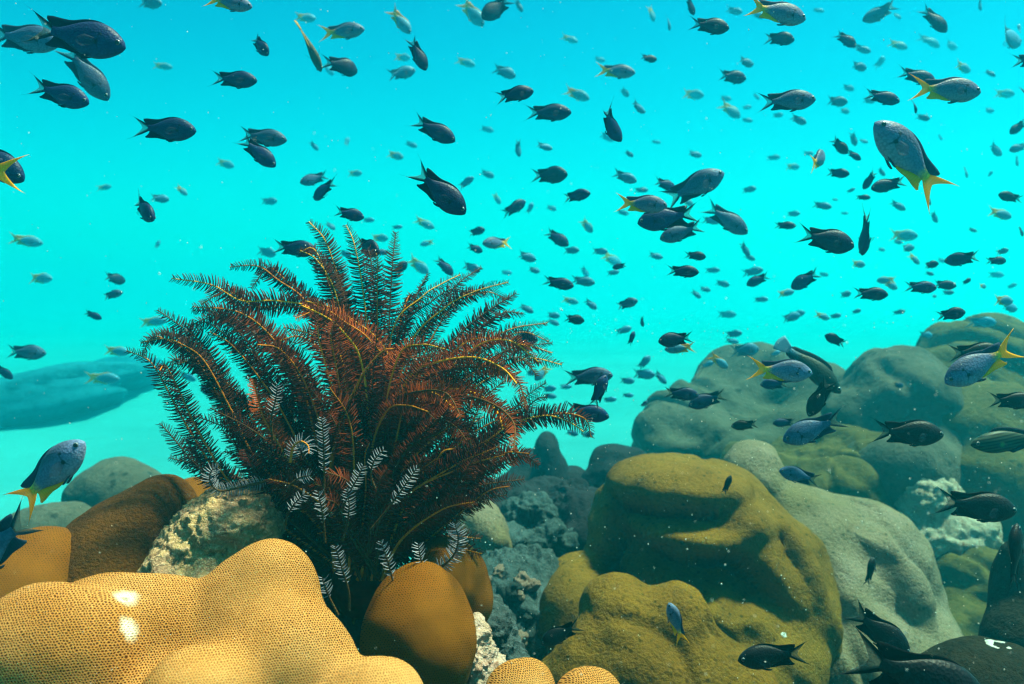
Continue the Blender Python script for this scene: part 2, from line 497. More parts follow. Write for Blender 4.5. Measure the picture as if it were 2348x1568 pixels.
for nm_, sx, sy in (('scar0', 288, 1372), ('scar1', 295, 1440), ('hole', 286, 1374)):
    M_NEAR_BIG.node_tree.nodes[nm_].inputs[1].default_value = Vector(NEAR.hit(sx, sy)[0]) - near.location
solid('stony_coral', [(75, 1345, .95, 125, 128, .10), (20, 1420, .95, 150, 130, .1)], M_GOLD,
      'small golden brown coral lobe at the left edge behind the large yellow coral', 'coral', k=.03, uv_axis=VIEW, sub=6, rough=.005, rsc=11, seed=4)
solid('stony_coral', [(368, 1188, 1.06, 74, 98, .07), (268, 1275, 1.03, 120, 120, .09), (250, 1400, 1.0, 190, 130, .12)], M_BROWN,
      'dark brown humped coral left of the algae covered rock', 'coral', k=.04, sub=6, rough=.003, rsc=16, seed=5)
solid('stony_coral', [(448, 1165, 1.22, 75, 72, .07), (470, 1260, 1.22, 120, 90, .08)], M_GOLD,
      'small yellow coral knob behind the left rim of the algae rock', 'coral', k=.03, uv_axis=VIEW, sub=5, rough=.002, rsc=16, seed=6)
solid('algae_rock', [(545, 1195, 1.02, 108, 88, .09), (470, 1240, 1.0, 75, 70, .07), (410, 1340, .98, 75, 110, .08), (520, 1370, .98, 150, 120, .1), (600, 1170, 1.04, 70, 62, .07)], M_ALGAE,
      'grey green algae covered rock under the left side of the feather star', 'rock', k=.02, sub=7, rough=.0055, rsc=34, fine=.0030, fsc=150, seed=7)
solid('stony_coral', [(962, 1430, .86, 116, 130, .06), (955, 1520, .85, 128, 150, .06)], M_GOLD,
      'smooth golden brown coral dome at the foot of the feather star', 'coral', k=.03, uv_axis=VIEW, sub=6, rough=.005, rsc=11, seed=8)
solid('stony_coral', [(1022, 1330, 1.0, 93, 103, .06), (1035, 1400, 1.0, 75, 70, .05)], M_GOLD,
      'second golden coral dome tucked behind the larger dome beside the feather star', 'coral', k=.03, uv_axis=VIEW, sub=6, rough=.006, rsc=12, seed=9)
solid('reef_rock', [(1090, 1520, .92, 40, 105, .04), (1125, 1590, .92, 62, 70, .04)], M_WHITE,
      'pale crusted rock slab standing right of the golden coral dome', 'rock', k=.02, sub=6, rough=.006, rsc=40, fine=.003, fsc=150, seed=10)
solid('reef_rock', [(1120, 1450, 1.08, 55, 75, .05), (1160, 1540, 1.08, 48, 80, .05), (1080, 1480, 1.1, 50, 110, .05)], M_RUBBLE,
      'dark crusted rock leaning behind the pale slab and the golden domes', 'rock', k=.02, sub=6, rough=.007, rsc=34, fine=.003, fsc=130, seed=11)
solid('stony_coral', [(1205, 1578, .72, 68, 62, .035), (1150, 1600, .72, 40, 50, .03)], M_NEAR,
      'small yellow pitted coral bump at the bottom edge, left of its neighbour', 'coral', k=.02, uv_axis=VIEW, sub=5, rough=.0015, rsc=22, seed=12)
solid('stony_coral', [(1352, 1610, .70, 82, 74, .035)], M_NEAR,
      'small round yellow pitted coral at the bottom edge below the big olive mound', 'coral', k=.02, uv_axis=VIEW, sub=5, rough=.0015, rsc=22, seed=13)

_, M1 = solid('stony_coral', [
    (1590, 1350, 1.86, 235, 250, .20), (1500, 1195, 1.88, 122, 134, .16), (1650, 1200, 1.88, 130, 142, .16), (1760, 1370, 1.84, 136, 205, .16),
    (1825, 1450, 1.78, 80, 115, .1), (1640, 1520, 1.66, 250, 150, .15), (1305, 1440, 1.62, 84, 130, .10), (1320, 1350, 1.72, 70, 72, .08),
    (1555, 1108, 1.76, 158, 52, .17, -2), (1575, 1212, 1.70, 128, 30, .14, -4), (1700, 1190, 1.70, 60, 44, .10, -30), (1752, 1305, 1.68, 40, 165, .08, 36), (1838, 1330, 1.72, 30, 160, .08, 20),
    (1375, 1215, 1.80, 28, 92, .08, -10), (1640, 1395, 1.62, 110, 46, .09, -14), (1500, 1330, 1.70, 60, 40, .07, 10)],
    M_OLIVE, 'big olive brown coral mound with rolling ledges standing in the middle right', 'coral', k=.042, sub=7, rough=.010, rsc=6, squash=1.3, fine=.0014, fsc=50, seed=14, ridge=.006, gsc=4.6, lean=.45)
solid('stony_coral', [(1415, 1435, 1.36, 92, 96, .08), (1556, 1425, 1.34, 56, 72, .06), (1500, 1540, 1.32, 180, 120, .1), (1330, 1560, 1.32, 100, 90, .08), (1640, 1580, 1.32, 140, 90, .1)],
      M_OLIVE, 'lower olive coral with a pointed knob in front of the big mound', 'coral', k=.045, sub=7, rough=.008, rsc=8, squash=1.5, fine=.001, fsc=60, seed=15, ridge=.008, gsc=7, lean=.3)
solid('stony_coral', [(1728, 1115, 2.2, 72, 100, .13), (1835, 1270, 2.12, 150, 150, .2), (1985, 1290, 2.08, 108, 136, .18), (1900, 1380, 2.0, 150, 130, .16), (2000, 1560, 1.9, 260, 120, .2), (2045, 1395, 2.05, 105, 150, .14),
                      (2120, 1450, 2.02, 56, 78, .09), (1950, 1490, 1.95, 210, 130, .2), (2062, 1330, 1.92, 22, 110, .06, 20), (1990, 1440, 1.86, 26, 110, .06, 30)],
      M_PALE, 'pale grey green coral mound with rounded folds right of the big olive mound', 'coral', k=.06, sub=7, rough=.018, rsc=5, squash=1.3, fine=.001, fsc=50, seed=16, ridge=.016, gsc=4.2, lean=1.0)
solid('stony_coral', [(2200, 1345, 2.55, 112, 92, .16), (2265, 1390, 2.5, 90, 100, .14), (2180, 1450, 2.45, 110, 110, .16), (2320, 1300, 2.6, 60, 70, .12), (2345, 1420, 2.4, 60, 120, .12)], M_BACK2,
      'lumpy mustard green coral behind the pale mound near the right edge', 'coral', k=.05, sub=6, rough=.02, rsc=7, squash=1.8, seed=17, ridge=.02, gsc=6, lumps=(10, .05, .09, 17))
solid('reef_rock', [(2135, 1150, 2.6, 76, 58, .1), (2215, 1215, 2.55, 68, 44, .09), (2160, 1225, 2.55, 100, 56, .1), (2260, 1260, 2.55, 40, 34, .06)], M_WHITE,
      'pale crusted rock with a rusty patch at the right, above the mustard coral', 'rock', k=.03, sub=6, rough=.016, rsc=14, fine=.006, fsc=50, seed=18)
solid('stony_coral', [(2335, 1370, 1.35, 58, 130, .06), (2340, 1500, 1.3, 80, 110, .07)], M_BLACK,
      'dark upright coral column cut by the right edge', 'coral', k=.04, sub=6, rough=.005, rsc=12, seed=19)
_, CORNER = solid('stony_coral', [(2265, 1560, 1.12, 130, 95, .08), (2200, 1590, 1.1, 110, 70, .07)], M_BLACK,
      'dark coral in the bottom right corner carrying a white ring', 'coral', k=.04, sub=6, rough=.004, rsc=14, seed=20)

# the reef slope behind
solid('stony_coral', [(1555, 1020, 3.4, 98, 84, .2), (1640, 965, 3.5, 92, 82, .2), (1715, 900, 3.6, 96, 80, .22), (1690, 1040, 3.3, 190, 82, .3), (1800, 925, 3.55, 120, 82, .25), (1610, 1045, 3.25, 84, 30, .12), (1780, 1000, 3.25, 70, 60, .15)],
      M_BACK, 'blue grey lumpy coral head at the left end of the back reef', 'coral', k=.07, sub=6, rough=.030, rsc=4.2, squash=1.4, fine=.003, fsc=25, seed=21, ridge=.022, gsc=4, lumps=(26, .06, .14, 21))
solid('stony_coral', [(1880, 1130, 2.9, 200, 80, .25), (1760, 1100, 2.95, 90, 60, .15), (1990, 1120, 2.85, 130, 84, .2), (1900, 1060, 3.05, 140, 60, .2)], M_BACK2,
      'low mustard coral ledge between the pale mound and the back reef', 'coral', k=.06, sub=6, rough=.034, rsc=6, squash=1.8, fine=.003, fsc=30, seed=22, ridge=.03, gsc=5, lumps=(26, .05, .11, 22))
solid('stony_coral', [(2010, 935, 3.1, 62, 90, .2), (2075, 955, 3.05, 105, 118, .25), (2000, 1010, 3.0, 90, 84, .2), (2070, 1070, 2.85, 130, 80, .2)], M_BACK,
      'tall grey green coral shoulder in the middle of the back reef', 'coral', k=.07, sub=6, rough=.024, rsc=4.2, fine=.002, fsc=30, seed=23, ridge=.02, gsc=4, lean=.8, lumps=(14, .07, .16, 23))
solid('stony_coral', [(2180, 880, 3.25, 112, 112, .25), (2280, 885, 3.3, 130, 132, .3), (2190, 990, 3.0, 150, 110, .25), (2320, 1020, 2.95, 120, 130, .25), (2220, 1090, 2.8, 150, 80, .2), (2330, 1180, 2.75, 90, 100, .2)], M_BACK2,
      'highest green brown coral hill of the back reef at the right edge', 'coral', k=.07, sub=6, rough=.032, rsc=4.0, squash=1.2, fine=.003, fsc=30, seed=24, ridge=.03, gsc=4, lean=.6, lumps=(26, .07, .17, 24))
solid('stony_coral', [(1925, 925, 3.75, 55, 45, .15), (1930, 990, 3.7, 110, 70, .2)], M_BACK,
      'small faded coral hump in the dip of the back reef skyline', 'coral', k=.06, sub=5, rough=.02, rsc=5, seed=25)

# lower reef between the feather star and the olive mound
solid('stony_coral', [(1254, 1056, 2.7, 32, 66, .07), (1262, 1110, 2.7, 44, 60, .08)], M_DARK,
      'tall dark coral finger behind the right of the feather star', 'coral', k=.04, sub=5, rough=.006, rsc=12, seed=26)
solid('stony_coral', [(1212, 1080, 2.85, 40, 52, .08), (1190, 1130, 2.8, 60, 50, .1)], M_DARK,
      'dark coral hump left of the tall coral finger', 'coral', k=.04, sub=5, rough=.008, rsc=10, seed=27)
solid('stony_coral', [(1312, 1108, 2.7, 46, 46, .08), (1320, 1150, 2.7, 70, 50, .1)], M_DARK,
      'low dark coral cone between the tall finger and the round dark dome', 'coral', k=.04, sub=5, rough=.008, rsc=10, seed=28)
solid('stony_coral', [(1405, 1085, 2.65, 52, 58, .1), (1445, 1090, 2.65, 42, 46, .08), (1415, 1150, 2.6, 82, 70, .14)], M_DARK,
      'round dark coral dome with pale dents left of the olive mound', 'coral', k=.05, sub=6, rough=.012, rsc=8, seed=29, lumps=(7, .03, .06, 29))
solid('stony_coral', [(1112, 1205, 2.0, 42, 58, .07), (1085, 1230, 2.0, 40, 45, .07), (1140, 1235, 1.95, 34, 40, .06)], M_PALE,
      'blue grey knobby coral right of the feather star base', 'coral', k=.04, sub=6, rough=.008, rsc=12, seed=30)
solid('reef_rock', [(1180, 1185, 2.1, 26, 34, .05), (1210, 1160, 2.1, 40, 26, .05), (1250, 1180, 2.1, 26, 40, .05), (1262, 1225, 2.05, 30, 30, .05), (1205, 1235, 2.05, 60, 26, .07), (1165, 1240, 2.0, 40, 30, .06), (1300, 1245, 2.1, 44, 30, .06)], M_RUBBLE,
      'ring shaped crusted dead coral rock behind the golden domes', 'rock', k=.02, sub=6, rough=.012, rsc=20, fine=.006, fsc=70, seed=31, center=P(1215, 1225, 2.09))
_, HEAP = solid('reef_rock', [(1180, 1310, 1.75, 90, 46, .1), (1250, 1330, 1.75, 80, 44, .1), (1140, 1350, 1.7, 60, 44, .08), (1200, 1380, 1.65, 70, 60, .08), (1185, 1465, 1.62, 75, 70, .09)], M_RUBBLE,
      'heap of pale rubble in the gap left of the olive mound', 'rock', k=.03, sub=6, rough=.016, rsc=18, fine=.006, fsc=70, seed=32)
solid('reef_rock', [(1300, 1175, 2.35, 90, 50, .14), (1230, 1250, 2.25, 130, 60, .16), (1380, 1220, 2.2, 110, 70, .14), (1130, 1160, 2.4, 90, 50, .12)], M_DARK,
      'dark rock ridge behind the ring shaped dead coral', 'rock', k=.05, sub=6, rough=.02, rsc=12, fine=.006, fsc=50, seed=33, lumps=(16, .04, .09, 33))

# left distance
solid('stony_coral', [(270, 1115, 2.5, 66, 70, .1), (225, 1150, 2.5, 66, 70, .1), (300, 1150, 2.45, 90, 80, .12)], M_BACK,
      'hazy pointed coral mound on the sand behind the brown humped coral', 'coral', k=.05, sub=6, rough=.01, rsc=7, seed=34)
solid('stony_coral', [(130, 1215, 2.2, 95, 62, .1), (60, 1250, 2.2, 90, 60, .1)], M_BACK,
      'low hazy coral hump left of the pointed mound', 'coral', k=.05, sub=5, rough=.01, rsc=7, seed=35)
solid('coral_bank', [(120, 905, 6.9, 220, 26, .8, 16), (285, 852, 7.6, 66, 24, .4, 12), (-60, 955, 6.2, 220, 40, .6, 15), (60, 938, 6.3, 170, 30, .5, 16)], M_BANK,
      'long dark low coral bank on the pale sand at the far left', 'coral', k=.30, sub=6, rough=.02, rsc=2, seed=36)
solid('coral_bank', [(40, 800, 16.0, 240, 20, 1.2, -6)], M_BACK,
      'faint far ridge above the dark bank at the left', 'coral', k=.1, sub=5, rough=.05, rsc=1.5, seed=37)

scar(M1, 1797, 1455, .0045, 'tube_worm', 'worm tube', 'small white worm tube ring at the lower edge of the big olive mound', True)
scar(CORNER, 2290, 1482, .0130, 'tube_worm', 'worm tube', 'white ringed worm tube on dark coral near the bottom right corner', True)

# loose stones in the gap
stone_mesh = []
for q in range(4):
    v, t = ico(4); R_ = np.random.default_rng(70 + q)
    v = v * R_.uniform(.6, 1.1, 3); v = v * (1 + .28 * fbm(v * 1.6, 4, 60 + q, .6)[:, None])
    stone_mesh.append(np_mesh('rubble_stone', v, t, True, [M_RUBBLE if q % 2 else M_WHITE]))
for q in range(16):
    x, y = RNG.uniform(1105, 1235), RNG.uniform(1290, 1470)
    if HEAP.sdf(np.array([P(x, y, t) for t in np.linspace(1.2, 2.2, 60)])).min() > 0: continue
    p, n = HEAP.hit(x, y); r = RNG.uniform(.007, .020)
    o = link('rubble_stone', stone_mesh[q % 4], None, tuple(p + n * r * .3)); o.scale = (r, r, r); o.rotation_euler = (RNG.uniform(0, 6), RNG.uniform(0, 6), RNG.uniform(0, 6))
    setp(o, 'small crusted stone lying on the rubble heap left of the olive mound', 'stone', 'loose stones on the rubble heap')

# ------------------------------------------------------------------ the feather star
def simple_mat(name, a, b, sc=90.0, rough=0.7, bump=0.3):
    m = Mat(name, rough, 0.05); oc = m.coord('Object')
    n = m.noise(oc, sc, 3, 0.65)
    m.color(m.mix(m.ramp(n, 0.35, 0.7), a, b)); m.bump(n, bump, 0.001)
    return m.m
PIN = {
    'dark': simple_mat('pinnule_dark', (0.026, 0.004, 0.002), (0.065, 0.009, 0.003)),
    'green': simple_mat('pinnule_olive', (0.036, 0.009, 0.003), (0.075, 0.018, 0.005)),
    'rust': simple_mat('pinnule_rust', (0.18, 0.026, 0.004), (0.30, 0.048, 0.007)),
    'brown': simple_mat('pinnule_brown', (0.090, 0.013, 0.003), (0.15, 0.022, 0.004)),
    'white': simple_mat('pinnule_white', (0.17, 0.15, 0.19), (0.30, 0.26, 0.30)),
}
RACH = {
    'gold': simple_mat('rachis_gold', (0.80, 0.27, 0.012), (0.90, 0.36, 0.020), 300.0),
    'rust': simple_mat('rachis_rust', (0.50, 0.13, 0.010), (0.66, 0.19, 0.014), 300.0),
    'dark': simple_mat('rachis_dark', (0.06, 0.026, 0.010), (0.12, 0.050, 0.015), 300.0),
}
FS_D = 1.02
FS_BASE = P(838, 1372, FS_D)
star = link('feather_star', None, None, tuple(FS_BASE))
setp(star, 'large dark brown feather star with golden ribbed feathery arms standing on the coral', 'feather star')

def catmull(pts, n):
    pts = np.asarray(pts, float)
    p = np.vstack([2 * pts[0] - pts[1], pts, 2 * pts[-1] - pts[-2]])
    out = []
    for i in range(len(pts) - 1):
        a, b, c, d = p[i:i + 4]
        t = np.linspace(0, 1, 24, endpoint=False)[:, None]
        out.append(0.5 * ((2 * b) + (-a + c) * t + (2 * a - 5 * b + 4 * c - d) * t ** 2 + (-a + 3 * b - 3 * c + d) * t ** 3))
    out = np.vstack(out + [pts[-1:]])
    s = np.concatenate([[0], np.cumsum(np.linalg.norm(np.diff(out, axis=0), axis=1))])
    u = np.linspace(0, s[-1], n)
    return np.stack([np.interp(u, s, out[:, k]) for k in range(3)], 1), s[-1]

def tube(path, rad, K=6):
    n = len(path)
    T = np.gradient(path, axis=0); T /= np.linalg.norm(T, axis=1, keepdims=True) + 1e-12
    N = np.cross(T, np.array([0.31, 0.82, 0.48])); N /= np.linalg.norm(N, axis=1, keepdims=True) + 1e-12
    B = np.cross(T, N)
    th = np.linspace(0, 2 * np.pi, K, endpoint=False)
    v = path[:, None, :] + (N[:, None, :] * np.cos(th)[None, :, None] + B[:, None, :] * np.sin(th)[None, :, None]) * np.asarray(rad)[:, None, None]
    i = np.arange(n * K).reshape(n, K)
    f = np.stack([i[:-1], np.roll(i, -1, 1)[:-1], np.roll(i, -1, 1)[1:], i[1:]], -1).reshape(-1, 4)
    return v.reshape(-1, 3), f

STUFF = []
def feather_arm(pts, pin='dark', rach='gold', plen=.0150, tilt=0.0, dens=1.0, bare=0.12, r0=.0021, label=None, curl=0.34, white_tip=False, stuff=False):
    """One arm: a tapering jointed axis and two ranks of slender curved pinnules."""
    path, Ln = catmull(pts, 90)
    u = np.linspace(0, 1, 90)
    rad = r0 * (1.0 - 0.72 * u) * (1 + .10 * np.sin(u * Ln / .0016 * math.pi))
    V, F = tube(path, rad)
    Q = [F]; mi = [np.zeros(len(F), int)]; Vs = [V]; base = len(V)
    T = np.gradient(path, axis=0); T /= np.linalg.norm(T, axis=1, keepdims=True)
    view = path / np.linalg.norm(path, axis=1, keepdims=True)            # faces roughly towards open water
    S = np.cross(T, view); S /= np.linalg.norm(S, axis=1, keepdims=True)
    Nn = np.cross(S, T)
    ca, sa = math.cos(tilt), math.sin(tilt)
    S2 = S * ca + Nn * sa; N2 = Nn * ca - S * sa
    step = .0023 / dens
    m = max(8, int(Ln * (1 - bare) / step))
    for side in (-1, 1):
        uu = bare + (1 - bare) * (np.arange(m) + (.5 if side > 0 else 0) + NPR.uniform(-.22, .22, m)) / m
        uu = np.clip(uu, 0, .998)
        idx = uu * 89
        def at(A): return np.stack([np.interp(idx, np.arange(90), A[:, k]) for k in range(3)], 1)
        c, t, s, nn = at(path), at(T), at(S2), at(N2)
        env = np.minimum(1, (uu - bare) / .10 + .35) * np.clip((1.04 - uu) / .16, .25, 1) ** .75
        ln = 0.81 * plen * env * NPR.uniform(.82, 1.14, m)
        ang = np.radians(NPR.normal(82, 5, m)) - np.radians(26) * np.clip((uu - .85) / .15, 0, 1)
        lift = NPR.normal(.16, .22, m)
        d0 = t * np.cos(ang)[:, None] + s * side * np.sin(ang)[:, None] + nn * lift[:, None]
        d0 /= np.linalg.norm(d0, axis=1, keepdims=True)
        bend = t * (curl * NPR.uniform(.4, 1.5, m))[:, None] + nn * NPR.normal(0, .18, m)[:, None]
        K = 3; th = np.array([0, 2.1, 4.2])
        q = np.cross(d0, nn); q /= np.linalg.norm(q, axis=1, keepdims=True) + 1e-9
        w = np.cross(d0, q)
        rings = []
        R0 = .00100 * np.clip(ln / .012, .6, 1.15)
        for a, rr in ((0, 1.0), (.36, .95), (.70, .78), (1.0, .42)):
            cc = c + (d0 * a + bend * a * a * .55) * ln[:, None]
            rings.append(cc[:, None, :] + (q[:, None, :] * np.cos(th)[None, :, None] + w[:, None, :] * np.sin(th)[None, :, None]) * (R0 * rr)[:, None, None])
        vv = np.stack(rings, 1)                                          # m,4,3,3
        Vs.append(vv.reshape(-1, 3))
        i = base + np.arange(m * 12).reshape(m, 4, 3)
        f = np.stack([i[:, :-1], np.roll(i, -1, 2)[:, :-1], np.roll(i, -1, 2)[:, 1:], i[:, 1:]], -1).reshape(-1, 4)
        Q.append(f)
        if white_tip: mi.append(np.repeat(np.where(uu > .72, 2, 1), 9))
        else: mi.append(np.ones(len(f), int))
        base += m * 12
    v = np.vstack(Vs) - FS_BASE
    if stuff: STUFF.append((v, np.vstack(Q), np.concatenate(mi), pin, rach)); return None
    mats = [RACH[rach], PIN[pin], PIN['white']]
    o = link('feather_arm', np_mesh('feather_arm', v, np.vstack(Q), True, mats, np.concatenate(mi)), star)
    if label: o['label'] = label
    return o

ARM_R = random.Random(4)
def arm(pl, d1=0.0, d0=0.0, twin=None, **kw):
    """pl: picture positions from base to tip; depth runs from FS_D+d0 to FS_D+d1."""
    n = len(pl)
    pts = [P(x, y, FS_D + d0 + (d1 - d0) * (i / (n - 1)) ** 1.3) for i, (x, y) in enumerate(pl)]
    if twin is None: twin = not kw.get('stuff') and kw.get('pin') != 'white' and kw.get('bare', 0) < .5
    if twin:                                          # most arms fork low down: a second branch beside the first
        ox, oy, od = ARM_R.choice((-1, 1)) * ARM_R.uniform(22, 46), ARM_R.uniform(-12, 34), ARM_R.uniform(.02, .06) * ARM_R.choice((-1, 1, 1))
        p2 = []
        for i, (x, y) in enumerate(pl):
            f = (i / (n - 1)) ** .8
            sh = .94 if i == n - 1 else 1.0
            bx, by = pl[0]
            p2.append(P(bx + (x - bx) * sh + ox * f, by + (y - by) * sh + oy * f, FS_D + d0 + (d1 + od - d0) * (i / (n - 1)) ** 1.3))
        k2 = dict(kw); k2['rach'] = ARM_R.choice([kw.get('rach', 'gold'), 'dark', 'rust']); k2['tilt'] = kw.get('tilt', 0) + ARM_R.uniform(-.5, .5)
        feather_arm(p2, **k2)
    return feather_arm(pts, **kw)

b0 = (838, 1330)
# crown
arm([b0, (845, 1060), (818, 800), (791, 692), (749, 559), (708, 508)], .05, pin='dark', rach='gold', plen=.0175)
arm([(845, 1320), (855, 1040), (848, 830), (832, 666), (812, 560), (793, 516)], .02, pin='dark', rach='gold', plen=.0165)
arm([(850, 1320), (885, 1060), (890, 840), (893, 719), (900, 600), (907, 533)], .06, pin='green', rach='dark', plen=.0160)
arm([b0, (820, 1000), (792, 790), (767, 666), (726, 596), (688, 574)], .0, pin='green', rach='gold', plen=.0160)
arm([(850, 1320), (880, 1040), (898, 765), (966, 682), (1010, 652), (1055, 630)], .03, pin='dark', rach='gold', plen=.0120, tilt=.4)
arm([(850, 1320), (890, 1040), (935, 800), (1019, 706), (1090, 668), (1165, 647)], -.02, pin='dark', rach='gold', plen=.0125, tilt=.2)
arm([(850, 1320), (900, 1080), (990, 850), (1055, 765), (1120, 712), (1183, 672)], .02, pin='dark', rach='dark', plen=.0165, tilt=.6, dens=1.25)
arm([(850, 1320), (880, 1080), (905, 860), (933, 740), (955, 676), (980, 628)], .08, pin='dark', rach='dark', plen=.0130, tilt=.9, dens=1.2)
arm([(850, 1320), (890, 1080), (940, 860), (985, 740), (1045, 655), (1104, 613)], .09, pin='dark', rach='dark', plen=.0120, tilt=.5)
arm([(850, 1320), (930, 1060), (1020, 880), (1090, 800), (1170, 755), (1256, 740)], .02, pin='green', rach='rust', plen=.0120, tilt=.3)
arm([(850, 1320), (930, 1080), (1010, 920), (1085, 850), (1170, 800), (1266, 786)], .05, pin='dark', rach='dark', plen=.0125, tilt=.5)
arm([(850, 1320), (930, 1080), (1030, 940), (1130, 860), (1210, 822), (1288, 836)], .0, pin='green', rach='gold', plen=.0140, tilt=.2)
# golden arcs curling to the right, nearer to the viewer
arm([(850, 1310), (880, 1000), (935, 870), (996, 832), (1085, 819), (1150, 843), (1185, 880)], -.10, pin='rust', rach='gold', plen=.0135, r0=.0026)
arm([(850, 1310), (900, 1040), (955, 930), (1030, 893), (1098, 906), (1140, 945), (1153, 985)], -.13, pin='rust', rach='gold', plen=.0135, r0=.0026)
arm([(850, 1310), (870, 1030), (905, 920), (950, 896), (1000, 903), (1040, 935)], -.12, pin='rust', rach='gold', plen=.0130)
arm([(845, 1310), (850, 1050), (885, 945), (930, 929), (985, 945)], -.14, pin='brown', rach='rust', plen=.0130)
arm([(850, 1310), (930, 1060), (985, 880), (1060, 790), (1130, 775), (1215, 795)], -.06, pin='rust', rach='gold', plen=.0135)
arm([(850, 1310), (880, 960), (915, 815), (965, 790), (1020, 800)], -.10, pin='rust', rach='gold', plen=.0130)
# right side, lower
arm([(855, 1320), (960, 1170), (1060, 1070), (1150, 985), (1240, 953), (1300, 965), (1338, 990)], -.04, pin='dark', rach='gold', plen=.0165, tilt=-.15)
arm([(855, 1320), (980, 1160), (1070, 1050), (1150, 970), (1205, 910), (1252, 876)], .02, pin='dark', rach='dark', plen=.0130)
arm([(855, 1320), (960, 1210), (1040, 1110), (1110, 1055), (1165, 1037), (1214, 1040)], -.08, pin='brown', rach='rust', plen=.0140)
arm([(855, 1320), (940, 1180), (1006, 1047), (1045, 1026), (1075, 985), (1100, 930)], -.04, pin='dark', rach='gold', plen=.0125, tilt=.3)
arm([(855, 1330), (950, 1240), (1030, 1160), (1090, 1100), (1150, 1065)], -.05, pin='brown', rach='dark', plen=.0150)
arm([(855, 1330), (930, 1250), (1000, 1180), (1050, 1110), (1085, 1050)], -.09, pin='brown', rach='dark', plen=.0145)
# left side
arm([b0, (800, 1040), (790, 850), (723, 717), (640, 690), (553, 689), (485, 653), (393, 638)], -.06, pin='brown', rach='gold', plen=.0165)
arm([b0, (790, 1000), (760, 800), (700, 690), (639, 643), (590, 610), (527, 612)], .03, pin='dark', rach='rust', plen=.0145)
arm([b0, (700, 1160), (610, 1080), (560, 985), (520, 885), (470, 795), (419, 751), (361, 711)], .03, pin='dark', rach='dark', plen=.0165)
arm([b0, (740, 1060), (690, 880), (620, 770), (545, 715), (440, 703)], -.04, pin='brown', rach='rust', plen=.0160)
arm([b0, (680, 1150), (585, 1050), (530, 940), (470, 830), (424, 793), (375, 776), (322, 786)], .0, pin='green', rach='rust', plen=.0150)
arm([(835, 1340), (660, 1220), (520, 1110), (451, 1013), (406, 937), (372, 872), (340, 825), (290, 804)], -.02, pin='dark', rach='rust', plen=.0160, tilt=.35)
arm([(835, 1340), (640, 1230), (520, 1140), (455, 1072), (419, 1031), (390, 996), (366, 970)], .0, pin='dark', rach='dark', plen=.0150)
arm([b0, (690, 1130), (610, 1020), (540, 900), (485, 852), (435, 829), (408, 836)], .05, pin='dark', rach='rust', plen=.0135)
arm([b0, (740, 1100), (650, 930), (580, 800), (500, 720), (440, 712)], .07, pin='dark', rach='dark', plen=.0150)
arm([b0, (760, 1060), (700, 880), (640, 780), (580, 730), (515, 680)], .04, pin='brown', rach='dark', plen=.0160)
arm([b0, (720, 1090), (650, 950), (590, 860), (530, 790), (480, 760)], -.05, pin='dark', rach='rust', plen=.0155)
arm([b0, (700, 1120), (640, 1020), (605, 960), (592, 915), (580, 870)], -.14, pin='rust', rach='rust', plen=.0130)
arm([(835, 1340), (660, 1190), (590, 1110), (545, 1030), (510, 985)], -.04, pin='dark', rach='dark', plen=.0150)
# middle, with bright golden axes
arm([b0, (790, 1100), (765, 914), (750, 850), (730, 770), (729, 690)], -.10, pin='brown', rach='gold', plen=.0140)
arm([b0, (845, 1000), (828, 830), (783, 757), (742, 724), (690, 700)], -.12, pin='rust', rach='gold', plen=.0145, r0=.0026)
arm([b0, (880, 1000), (895, 840), (862, 775), (815, 738), (768, 708), (700, 690)], -.05, pin='rust', rach='gold', plen=.0145)
arm([(770, 1330), (757, 1100), (785, 955), (812, 900), (838, 850), (878, 806), (905, 800)], -.17, pin='brown', rach='rust', plen=.0085, tilt=1.3, r0=.0036, bare=.55)
arm([(835, 1330), (800, 1090), (800, 930), (770, 820), (720, 770), (650, 750)], -.08, pin='rust', rach='rust', plen=.0150)
arm([(835, 1330), (770, 1100), (730, 960), (690, 860), (640, 800), (590, 790)], -.10, pin='brown', rach='rust', plen=.0150)
arm([(840, 1330), (870, 1100), (930, 980), (980, 950), (1040, 975), (1070, 1010)], -.12, pin='brown', rach='dark', plen=.0145)
# young arms whose pinnules show pale, low on the near side
for pl, dd in ([[(742, 1180), (743, 1080), (741, 1000), (737, 955)], -.17], [[(780, 1180), (800, 1130), (820, 1095), (832, 1066)], -.18],
               [[(850, 1215), (890, 1165), (930, 1110), (956, 1072)], -.19], [[(800, 1400), (799, 1356), (783, 1300), (768, 1250)], -.20],
               [[(910, 1390), (901, 1335), (888, 1285), (872, 1240)], -.19], [[(985, 1340), (970, 1300), (962, 1270), (958, 1245)], -.16],
               [[(775, 1410), (755, 1370), (745, 1345), (738, 1322)], -.20], [[(650, 1215), (660, 1180), (675, 1155), (700, 1130)], -.14],
               [[(660, 1120), (672, 1105), (690, 1094), (712, 1090)], -.15], [[(745, 1245), (742, 1200), (736, 1160), (728, 1125)], -.18],
               [[(785, 1240), (796, 1200), (800, 1160), (796, 1120)], -.17], [[(860, 1120), (850, 1090), (858, 1055), (880, 1030)], -.15],
               [[(625, 1010), (622, 960), (632, 915), (636, 880)], -.16]):
    arm(pl, dd, dd + .02, pin='white', rach='dark', plen=.0082, r0=.0014, bare=.42, dens=.75, label='young arm with pale whitish pinnules', curl=.6)
arm([(665, 1060), (672, 1025), (690, 1012), (706, 1022), (708, 1040)], -.15, -.13, pin='white', rach='rust', plen=.0100, r0=.0016, bare=.05, label='pale arm tip curled into a claw')
arm([(620, 1100), (560, 1115), (505, 1125), (482, 1105), (484, 1080), (500, 1072)], -.07, -.05, pin='white', rach='dark', plen=.0110, r0=.0018, bare=.05, label='pale arm curled over the edge of the algae rock')
